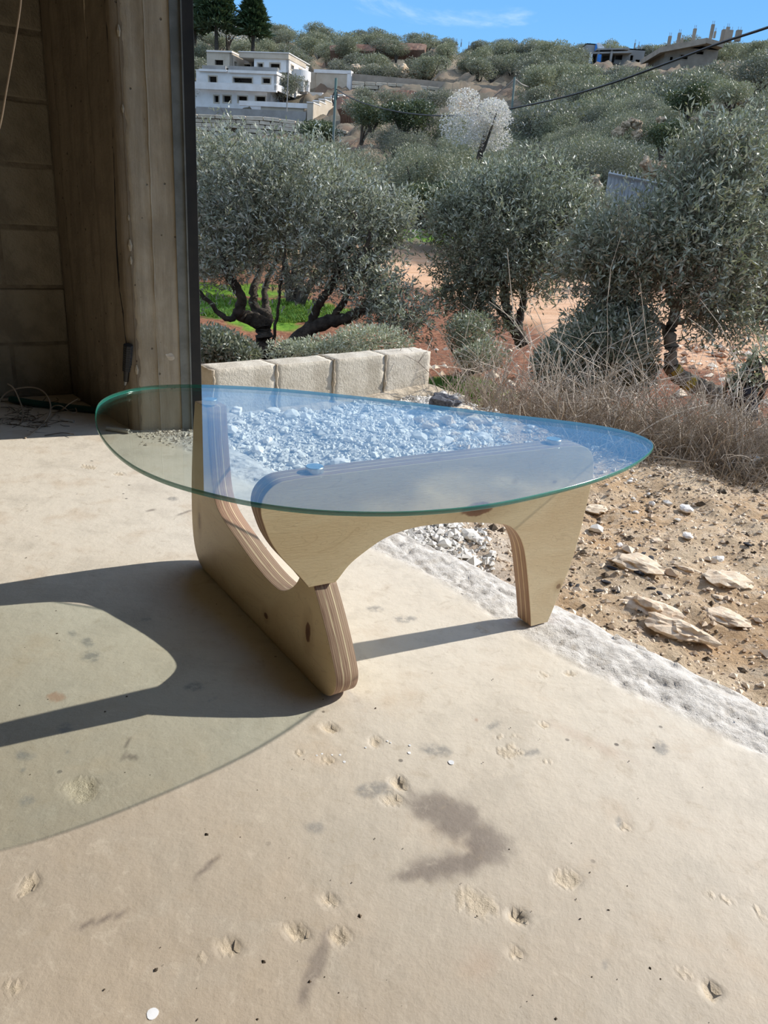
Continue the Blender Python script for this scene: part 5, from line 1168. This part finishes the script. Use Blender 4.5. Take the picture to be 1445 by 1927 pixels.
# round canopy on columns
cu, cz = loc(900, 330, 8); _, cz1 = loc(900, 245, 8); aa = np.linspace(R(-100), R(80), 20); rc = abs(loc(1008, 300, 8)[0] - cu) 
poly = [(cu + math.cos(a) * rc, 8 + math.sin(a) * rc * 1.1) for a in aa] + [(cu - rc * .9, 8 + rc), (cu - rc * .9, 8 - rc)]
mb = MB(); mb.prism(poly, cz, cz1); V = mb.v[0] @ MH[:3, :3].T; mb.v[0] = V; mb.build('round_canopy', M['white_stone'], house)
for (x, v_) in ((938, 6.4), (982, 8.0)):
    u_, zt_ = loc(x, 325, v_); _, zb_ = loc(x, 420, v_); q = MH[:3, :3] @ np.array([u_, v_, 0]); MB().tube([(q[0], q[1], zb_), (q[0], q[1], zt_)], .42, 10).build('column', M['white_stone'], house)
hb('wall', cu - rc * .8, cu + rc * .4, 10, 10.4, loc(900, 420, 8)[1], cz, 'raw')
# front terrace walls
tw_ = thing('terrace_wall', 'low white terrace wall in front of the white house', 'wall', HO.tolist()); band_ = lambda *a: setattr(band(*a), 'parent', tw_)
band_('wall_slab', 405, 992, 505, 547, -3, .4, 'white_stone'); band_('wall_slab', 590, 955, 547, 590, -2.8, .3, 'tan_stone')
rw_ = thing('retaining_wall', 'dark grey concrete retaining wall in front of the white house', 'wall', HO.tolist())
setattr(band('wall_slab', 40, 975, 566, 655, -5, 1, 'raw'), 'parent', rw_)
# stepped boundary wall climbing to the right
sw = thing('stepped_wall', 'tan stepped boundary wall climbing right beside the white house', 'wall', HO.tolist())
for i in range(6):
    x0 = 985 + i * 50; yt = 512 - i * 13; yb = 690 - i * 26; v_ = -5 + i * 2.4
    u0 = loc(x0, yt, v_)[0]; u1 = loc(x0 + 52, yt, v_)[0]
    MB().box((u0, v_, loc(x0, yb, v_)[1]), (u1, v_ + 2.6, loc(x0, yt, v_)[1]), MH).build('wall_step', M['tan_stone'], sw)
    MB().box((u0 - .05, v_ - .1, loc(x0, yt, v_)[1]), (u1 + .05, v_ + 2.7, loc(x0, yt - 9, v_)[1]), MH).build('coping', M['white_stone'], sw)
bwl = thing('blank_wall', 'large blank tan wall framed in pale stone right of the white house', 'wall', HO.tolist())
for nm, a in (('wall_panel', (1062, 1325, 262, 560, 16, 1, 'tan_stone')), ('wall_frame', (1040, 1358, 232, 262, 15.9, 1.2, 'white_stone')), ('wall_frame', (1325, 1358, 262, 560, 15.9, 1.2, 'white_stone')), ('wall_panel', (1000, 1062, 250, 440, 17, 1, 'tan_stone'))): setattr(band(nm, *a), 'parent', bwl)
# thin antenna mast in front of the house, roof lamp
def pole(name, a, b, r, mat, label, cat='pole'): return tag(MB().tube([a, (np.array(a) + b) / 2, b], r, 7).build(name, M[mat]), label, cat)
pole('thin_mast', at(539.5, 210, 104), at(542.5, 133, 104), .07, 'raw', 'thin grey mast standing in front of the white house', 'mast')
# ------------------------------------------------------------------ stone retaining walls
def stone_wall(name, label, top, bot, Y0, Y1, rows, seed, lw=(1.0, 2.3)):
    """courses of single quarried stones between two photo polylines, at depth Y0..Y1"""
    g = np.random.default_rng(seed); o = thing(name, label, 'wall', at(top[0][0], top[0][1], Y0).tolist()); base = np.array(o.location)
    x0, x1 = top[0][0], top[-1][0]
    def P(px, f):
        t = (px - x0) / (x1 - x0); Y = Y0 + (Y1 - Y0) * t
        yt = np.interp(px, [q[0] for q in top], [q[1] for q in top]); yb = np.interp(px, [q[0] for q in bot], [q[1] for q in bot]); return at(px, yt + (yb - yt) * f, Y)
    bv = MB(); xs = np.linspace(x0, x1, 14)
    T = np.array([P(x, .03) for x in xs]) - base; B = np.array([P(x, 1.15) for x in xs]) - base; b_ = np.array([0, .35, 0])
    V = np.vstack([T + b_, B + b_, T + b_ + (0, 1.2, 0), B + b_ + (0, 1.2, 0)]); n = 14; j = np.arange(n - 1)
    bv.add(V, np.vstack([np.stack([j, j + 1, j + 1 + n, j + n], -1), np.stack([j + 2 * n, j + 1 + 2 * n, j + 1, j], -1)])); bv.build('earth_backing', M['joint'], o)
    unit = stone_block(); cnt = 0
    for r in range(rows):
        px = x0 - g.uniform(0, 8)
        while px < x1 - 2:
            w_ = g.uniform(*lw) * F / (Y0 + (Y1 - Y0) * (px - x0) / (x1 - x0)); pa, pb = max(px, x0), min(px + w_, x1)
            if pb - pa > 3 and g.uniform() > .03:
                gp = .6; a = P(pa + gp, (r + .06) / rows); b = P(pb - gp, (r + .06) / rows); c = P((pa + pb) / 2, (r + .94) / rows)
                ln = np.linalg.norm((b - a)[:2]); hgt = abs((a[2] + b[2]) / 2 - c[2])
                s_ = link('stone_block', unit[g.integers(0, len(unit))], None, o); cc = (a + b) / 2; 
                s_.location = tuple(np.array([cc[0], cc[1] - g.uniform(-.05, .15), (cc[2] + c[2]) / 2]) - base); s_.scale = (ln, .8, hgt); s_.rotation_euler = (g.uniform(-.04, .04), g.uniform(-.03, .03) - math.atan2(b[2] - a[2], ln) * .8, math.atan2(b[1] - a[1], b[0] - a[0])); cnt += 1
            px += w_
    return o
_sb = []
def stone_block():
    if not _sb:
        for i in range(6):
            bm = bmesh.new(); bmesh.ops.create_cube(bm, size=1); bmesh.ops.bevel(bm, geom=bm.edges[:], offset=.07, segments=1, affect='EDGES')
            for v in bm.verts: v.co += Vector((noise.noise(v.co * 2 + Vector((i * 5, 0, 0))), noise.noise(v.co * 2 + Vector((0, i * 5, 0))), noise.noise(v.co * 2 + Vector((0, 0, i * 5))))) * .07
            me = bpy.data.meshes.new('stone_block'); bm.to_mesh(me); bm.free(); me.materials.append(M['bigstone']); _sb.append(me)
    return _sb
stone_wall('stone_wall', 'wall of big pale quarried stones below the white house', [(366, 215), (500, 220), (585, 231), (640, 243), (672, 252)], [(366, 262), (500, 268), (585, 274), (640, 284), (672, 288)], 96, 92, 6, 601)
stone_wall('stone_wall', 'long wall of big pale stones on the hillside right of the white house', [(662, 153), (760, 158), (860, 169), (952, 177)], [(662, 188), (760, 193), (860, 202), (952, 206)], 122, 124, 5, 602, (1.0, 2.4))
pr_ = thing('concrete_parapet', 'long sloping grey concrete wall on top of the right stone wall', 'wall', at(662, 150, 124).tolist())
xs = [(660, 138), (760, 147), (860, 156), (960, 164), (1095, 176)]
mb = MB()
for (a, b), (c, d) in zip(xs, xs[1:]):
    p, q = at(a, b, 125), at(c, d, 125); h_ = (15 if a < 950 else 14) * 125 / F; bs = np.array(pr_.location)
    V = np.array([p, q, q - (0, 0, h_), p - (0, 0, h_)]) - bs; mb.add(np.vstack([V, V + (0, .6, 0)]), [(0, 3, 2, 1), (4, 5, 6, 7), (0, 1, 5, 4), (3, 7, 6, 2)])
mb.build('wall_slab', M['raw_tan'], pr_)
# heaps of orange rock on the terraces
bigR = [m_.copy() for m_ in RM]
gs = np.random.default_rng(77); ocher = simple('ochre rock', (0.52, 0.42, 0.30), (0.38, 0.27, 0.17), 2, 0.95, 0.05, 6, 0.2, vary=.4)
for m_ in bigR: m_.materials.clear(); m_.materials.append(ocher)
def heap(pts, Y, s0, s1, label, group, cat='rock'):
    for (px, py) in pts:
        p = at(px, py, Y); s = gs.uniform(s0, s1); o = link('boulder', bigR[gs.integers(0, 4)], None, None, tuple(p), gs.uniform(0, 6)); o.scale = (s, s, s * gs.uniform(1.2, 1.9)); tag(o, label, cat, group)
heap([(gs.uniform(665, 815), 0) for _ in range(0)], 130, 1, 2, '', '')
heap([(x, 138 - 9 * math.sin((x - 725) / 90 * math.pi) * gs.uniform(.2, 1) + (x - 725) * .06) for x in gs.uniform(725, 815, 26)], 131, .35, .9, 'ochre boulder heaped above the right stone wall', 'ochre boulders above the stone wall')
heap([(x, 136 - gs.uniform(0, 5)) for x in gs.uniform(664, 715, 10)], 131, .4, .9, 'pale boulder heaped above the left end of the right stone wall', 'pale boulders above the stone wall')
heap([(gs.uniform(690, 830), gs.uniform(190, 214)) for _ in range(14)], 104, .3, .8, 'ochre rock face below the right stone wall', 'ochre rocks below the stone wall')
heap([(gs.uniform(1300, 1440), gs.uniform(180, 235)) for _ in range(26)], 46, .15, .42, 'pale rock on the terraced slope at the upper right', 'rocks on the upper right slope')
heap([(gs.uniform(1160, 1250), gs.uniform(225, 262)) for _ in range(12)], 44, .12, .32, 'rock among bushes on the slope above the gate', 'rocks above the gate')
heap([(1225, 318), (1245, 312), (1215, 306), (1262, 325)], 29, .16, .3, 'grey boulder beside the grassy ledge above the gate', 'boulders by the grassy ledge')
heap([(870, 130), (868, 138), (874, 142)], 150, .8, 1.3, 'boulder stacked on the upper terrace', 'boulders stacked on the upper terrace')
heap([(1115, 340), (1108, 350), (1120, 352), (1112, 362), (1104, 366), (1122, 366)], 30, .14, .24, 'brown boulder piled left of the metal gate', 'boulders piled left of the gate')
# ------------------------------------------------------------------ red cut banks high on the slope
redm = simple('red cut earth', (0.15, 0.080, 0.055), (0.24, 0.15, 0.105), .5, .95, .1, 2, .2)
for (px0, px1, pt, pb, Y, lab) in [(622, 705, 101, 114, 150, 'red earth bank cut into the hill above the blank wall'), (704, 800, 98, 112, 152, 'red earth bank below the big bushes on the ridge'), (640, 672, 208, 232, 88, 'red earth slope beside the stepped boundary wall'), (700, 800, 192, 216, 108, 'ochre earth bank below the right stone wall')]:
    n = 24; X = np.linspace(px0, px1, n); j = np.linspace(0, 1, 5); g = np.random.default_rng(int(px0)); rows_ = []
    for x in X:
        t = (x - px0) / (px1 - px0); e = math.sin(math.pi * min(max(t, .02), .98)) ** .12
        rows_.append([at(x, pb + (pt - pb) * e * v + g.normal(0, .25), Y + v * 2.5 + g.normal(0, .06)) for v in j])
    V = np.array(rows_); idx = np.arange(n * 5).reshape(n, 5); Q = np.stack([idx[:-1, :-1], idx[1:, :-1], idx[1:, 1:], idx[:-1, 1:]], -1).reshape(-1, 4)
    ob = link('earth_bank', mesh_np('earth_bank', V.reshape(-1, 3), Q), redm); so = ob.modifiers.new('s', 'SOLIDIFY'); so.thickness = 1.5; so.offset = 1; tag(ob, lab, 'bank')
# ------------------------------------------------------------------ unfinished houses on the ridge
def raw_house(label, Y, body, wins, slabs, posts, mat='raw', extra=(), side=None, az=0, rebar=True):
    """all in photo points at depth Y: body boxes (x0,x1,yt,yb,dv,depth), posts (x, ytop, ybase, dv)"""
    o = thing('unfinished_house', label, 'house', at(body[0][0], body[0][3], Y).tolist()); bs = np.array(o.location)
    def pt(x, y, dv): return at(x, y, Y + dv) - bs
    for (x0, x1, yt, yb, dv, dp) in body:
        a, b = pt(x0, yt, dv), pt(x1, yb, dv); sl_ = 0
        H_ = []
        for (wx0, wx1, wy0, wy1, wdv) in wins:
            if wdv == dv and wx0 > x0 and wx1 < x1: p, q = pt(wx0, wy0, dv), pt(wx1, wy1, dv); H_.append((p[0], q[0], q[2], p[2]))
        mb = MB(); I = np.eye(4); I[1, 3] = a[1]; z_t = (a[2] + pt(x1, yt, dv)[2]) / 2; z_b = min(b[2], pt(x0, yb, dv)[2])
        wallgrid(mb, a[0], b[0], z_b, z_t, H_, I, .3)
        mb.box((a[0], a[1] + .3, z_b), (a[0] + .3, a[1] + dp, z_t)); mb.box((b[0] - .3, a[1] + .3, z_b), (b[0], a[1] + dp, z_t)); mb.box((a[0], a[1] + dp, z_b), (b[0], a[1] + dp + .3, z_t)); mb.box((a[0], a[1], z_t - .2), (b[0], a[1] + dp, z_t))
        mb.build('wall', M[mat], o)
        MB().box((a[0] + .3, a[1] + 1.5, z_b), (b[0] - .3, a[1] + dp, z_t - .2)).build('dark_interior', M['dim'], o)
        for h in H_: win(o, *h, I, M[mat], .12, .06)
    for (x0, y0, x1, y1, th, dv, dp) in slabs:
        p, q = pt(x0, y0, dv), pt(x1, y1, dv); t_ = np.array([0, 0, -th * Y / F]); D = np.array([0, dp, 0]); V = np.array([p, q, q + t_, p + t_]); mb = MB(); mb.add(np.vstack([V, V + D]), [(0, 3, 2, 1), (4, 5, 6, 7), (0, 1, 5, 4), (3, 7, 6, 2), (0, 4, 7, 3), (1, 2, 6, 5)]); mb.build('roof_slab', M[mat], o)
    for (x, yt, yb, dv, wpx) in posts:
        p, q = pt(x, yt, dv), pt(x, yb, dv); r = wpx * Y / F / 2; c = MB().box((p[0] - r, p[1] - r, q[2]), (p[0] + r, p[1] + r, p[2])).build('column', M[mat], o)
        if rebar and yt < yb:
            mb = MB(); [mb.tube([(p[0] + k * r * .5, p[1], p[2]), (p[0] + k * r * .6, p[1], p[2] + 5 * Y / F)], .035, 3) for k in (-1, 1)]; mb.build('rebar', M['raw'], c)
    for (x0, x1, yt, yb, dv, mm) in extra:
        a, b = pt(x0, yt, dv), pt(x1, yb, dv); MB().box((a[0], a[1], b[2]), (b[0], a[1] + .4, a[2])).build('panel', M[mm], o)
    return o
raw_house('unfinished grey house on the ridge with blue and white sheets', 178, [(1104, 1124, 82, 125, 1, 8), (1124, 1183, 97, 126, 0, 9), (1183, 1209, 92, 124, 1, 8)], [(1134, 1155, 102, 118, 0), (1159, 1170, 102, 113, 0), (1185, 1190, 104, 114, 1), (1196, 1203, 112, 118, 1), (1113, 1120, 103, 120, 1)], [(1108, 98, 1190, 96, 2.5, -2, 9), (1124, 91, 1185, 90, 2, -1, 9)],
          [(1112, 101, 126, -2, 3), (1126, 100, 126, -2, 3.4), (1151, 97, 121, -2, 3.4), (1195, 81, 92, 2, 2), (1202, 85, 93, 2, 2), (1207, 90, 96, 2, 2), (1139, 88, 92, 2, 1.5), (1148, 88, 92, 2, 1.5)], 'raw', [(1110, 1113, 101, 118, -2.4, 'white_sheet'), (1125, 1128.5, 102, 126, -2.3, 'blue'), (1121, 1126, 83, 96, .5, 'blue'), (1109, 1112, 118, 124, -2.5, 'blue')])
o = MB(); pp = [at(1123, 81, 178.4), at(1127, 80, 178.4), at(1137, 88, 178.2), at(1137, 93, 178.2), at(1131, 94, 178.2), at(1124, 90, 178.4)]; V = np.array(pp); o.add(np.vstack([V, V + (0, .3, 0)]), [(0, 1, 2, 3), (0, 3, 4, 5), (6, 9, 8, 7), (6, 11, 10, 9)])
tag(o.build('plastic_sheet', M['white_sheet']), 'white plastic sheet hanging over the roof corner of the ridge house', 'sheet')
raw_house('unfinished tan house with bare roof columns at the upper right', 142, [(1253, 1345, 88, 132, 0, 10)], [(1261, 1265, 107, 114, 0), (1281, 1293, 103, 112, 0), (1311, 1323, 96, 103, 0)], [(1244, 88, 1330, 71, 8, -2, 11), (1330, 71, 1362, 80, 7, -1.9, 10)],
          [(1261, 68, 88, -1, 4.5), (1279, 62, 84, -1, 4.5), (1284, 72, 83, 3, 3.5), (1308, 54, 77, -1, 4.5), (1342, 46, 73, -1, 4.5), (1346, 59, 72, 3, 3), (1370, 51, 80, 1, 4.5), (1364, 56, 82, 4, 8), (1375, 57, 80, 4, 7), (1391, 57, 78, 5, 8)], 'raw_tan')
raw_house('small half-built pale house behind bushes on the ridge', 205, [(798, 838, 77, 100, 0, 7), (838, 860, 82, 106, 1, 7)], [(820, 834, 79, 88, 0)], [(792, 77, 839, 78, 1.6, -1, 8)],
          [(836, 79, 101, -1.5, 2.4), (852, 77, 82, 1, 1.6), (859, 79, 84, 1, 1.6), (868, 80, 88, 1, 1.6)], 'raw', [(846, 860, 84, 106, .6, 'white_sheet')])
raw_house('small tan half-built house with thin roof posts on the ridge', 206, [(880, 933, 93, 112, 0, 7)], [(916, 920, 99, 104, 0)], [(888, 92, 936, 97, 2.5, -1, 8)],
          [(882, 85, 93, 0, 1.6), (897, 85, 93, 0, 1.6), (911, 85, 94, 0, 1.6), (917, 87, 94, 0, 1.6), (926, 88, 96, 0, 1.6), (935, 89, 97, 0, 1.6)], 'raw_tan')
raw_house('tiny pale building with a small tower on the far ridge', 215, [(984, 1034, 118, 128, 0, 6), (1016, 1030, 107, 120, 0, 4)], [], [], [(1025, 97, 108, 0, 4)], 'raw_tan', rebar=False)
raw_house('small pale building with a green door between the ridge houses', 185, [(1207, 1226, 107, 123, 0, 6)], [], [], [(1229, 92, 118, 0, .8)], 'raw', [(1209, 1217, 113, 122, -.3, 'green_pole')], rebar=False)
raw_house('low concrete hut on the upper terrace', 158, [(861, 878, 117, 141, 0, 3)], [], [], [], 'raw_tan', rebar=False)
# ------------------------------------------------------------------ metal gate
gt = thing('metal_gate', 'grey corrugated metal gate panel with spiked top beyond the dirt road', 'gate', at(1145, 395, 31).tolist()); bs = np.array(gt.location)
gm = M['galv']; x0, x1 = 1145, 1262
for i in range(34):
    t = i / 33; px = x0 + (x1 - x0) * t; a = at(px, 328 + 24 * t, 31) - bs; b = at(px + 7, 388 + 8 * t, 31) - bs
    MB().box((a[0], (i % 2) * .03, b[2]), (a[0] + .078, .03 + (i % 2) * .03, a[2])).build('slat', gm, gt)
    if i % 2 == 0: MB().tube([(a[0] + .04, 0, a[2]), (a[0] + .04, 0, a[2] + .16)], [.03, .008], 4).build('spike', gm, gt)
a, b = at(x0, 326, 30.9) - bs, at(x1, 350, 30.9) - bs; MB().tube([a, (a + b) / 2, b], .05, 6).build('top_rail', gm, gt)
a, b = at(1156, 389, 30.8) - bs, at(1250, 392, 30.8) - bs; MB().box((a[0], -.1, a[2] - .28), (b[0], .1, a[2])).build('bottom_beam', M['darkblue'], gt)
a, b = at(1223, 340, 30.8) - bs, at(1221, 362, 30.8) - bs; MB().tube([a, b], .04, 6).build('upright', gm, gt)
cw = thing('concrete_wall', 'pale concrete wall block at the right border on the slope', 'wall', at(1415, 360, 22).tolist()); bs = np.array(cw.location)
a, b = at(1418, 288, 22) - bs, at(1475, 362, 22) - bs; MB().box((a[0], 0, b[2]), (b[0], .8, a[2])).build('wall_slab', M['rock'], cw)
pole('leaning_post', at(1404, 352, 21.5), at(1426, 247, 21.5), .035, 'galv', 'grey metal post leaning beside the concrete block at the right', 'post')
pole('grey_post', at(1289, 338, 21), at(1291, 312, 21), .06, 'galv', 'short grey post showing through the right olive crown', 'post')
# ------------------------------------------------------------------ utility poles and wires
P1_ = at(625, 318, 62); P2_ = at(632.5, 147, 62)
pole('utility_pole', P1_, P2_, .10, 'green_pole', 'thin green-grey utility pole in front of the white house', 'utility pole')
P3_ = at(960, 240, 88); P4_ = at(968.5, 145, 88)
pole('utility_pole', P3_, P4_, .11, 'green_pole', 'thin green utility pole right of the blossoming almond', 'utility pole')
pole('utility_pole', at(1029, 178, 120), at(1029, 147, 120), .10, 'raw', 'short grey pole above the long concrete wall', 'pole')
def wire(pts, r, mat, label, name='power_cable', cat='power line'):
    return tag(MB().tube(smooth_path([at(*p) for p in pts], 8), r, 5).build(name, M[mat]), label, cat)
wire([(633, 168, 62), (660, 184, 58), (700, 199, 54), (760, 212, 49), (830, 218, 44), (900, 214.5, 40), (970, 203, 36.5), (1060, 183, 33), (1150, 157, 30), (1250, 121, 27.5), (1350, 83, 25), (1450, 50, 23), (1600, -5, 21)], .036, 'cable', 'thick black power cable sagging across the hillside up to the right')
wire([(633, 168, 62), (628, 176, 62), (625, 188, 62), (629, 195, 62), (634, 184, 62), (634, 172, 62)], .04, 'cable', 'black cable loop hanging on the left utility pole')
wire([(968, 150, 88), (950, 165, 92), (925, 185, 96)], .05, 'raw', 'pale wire running down left from the right utility pole')
wire([(968, 148, 88), (985, 160, 94), (1005, 163, 104), (1029, 149, 120)], .06, 'raw', 'pale sagging wire between the two poles above the long wall')
wire([(1029, 150, 120), (1060, 158, 118), (1110, 158, 116), (1150, 148, 114), (1192, 123, 112)], .05, 'raw', 'pale wire rising right towards the ridge house')
# vapour-free finish: report
bpy.context.view_layer.update()
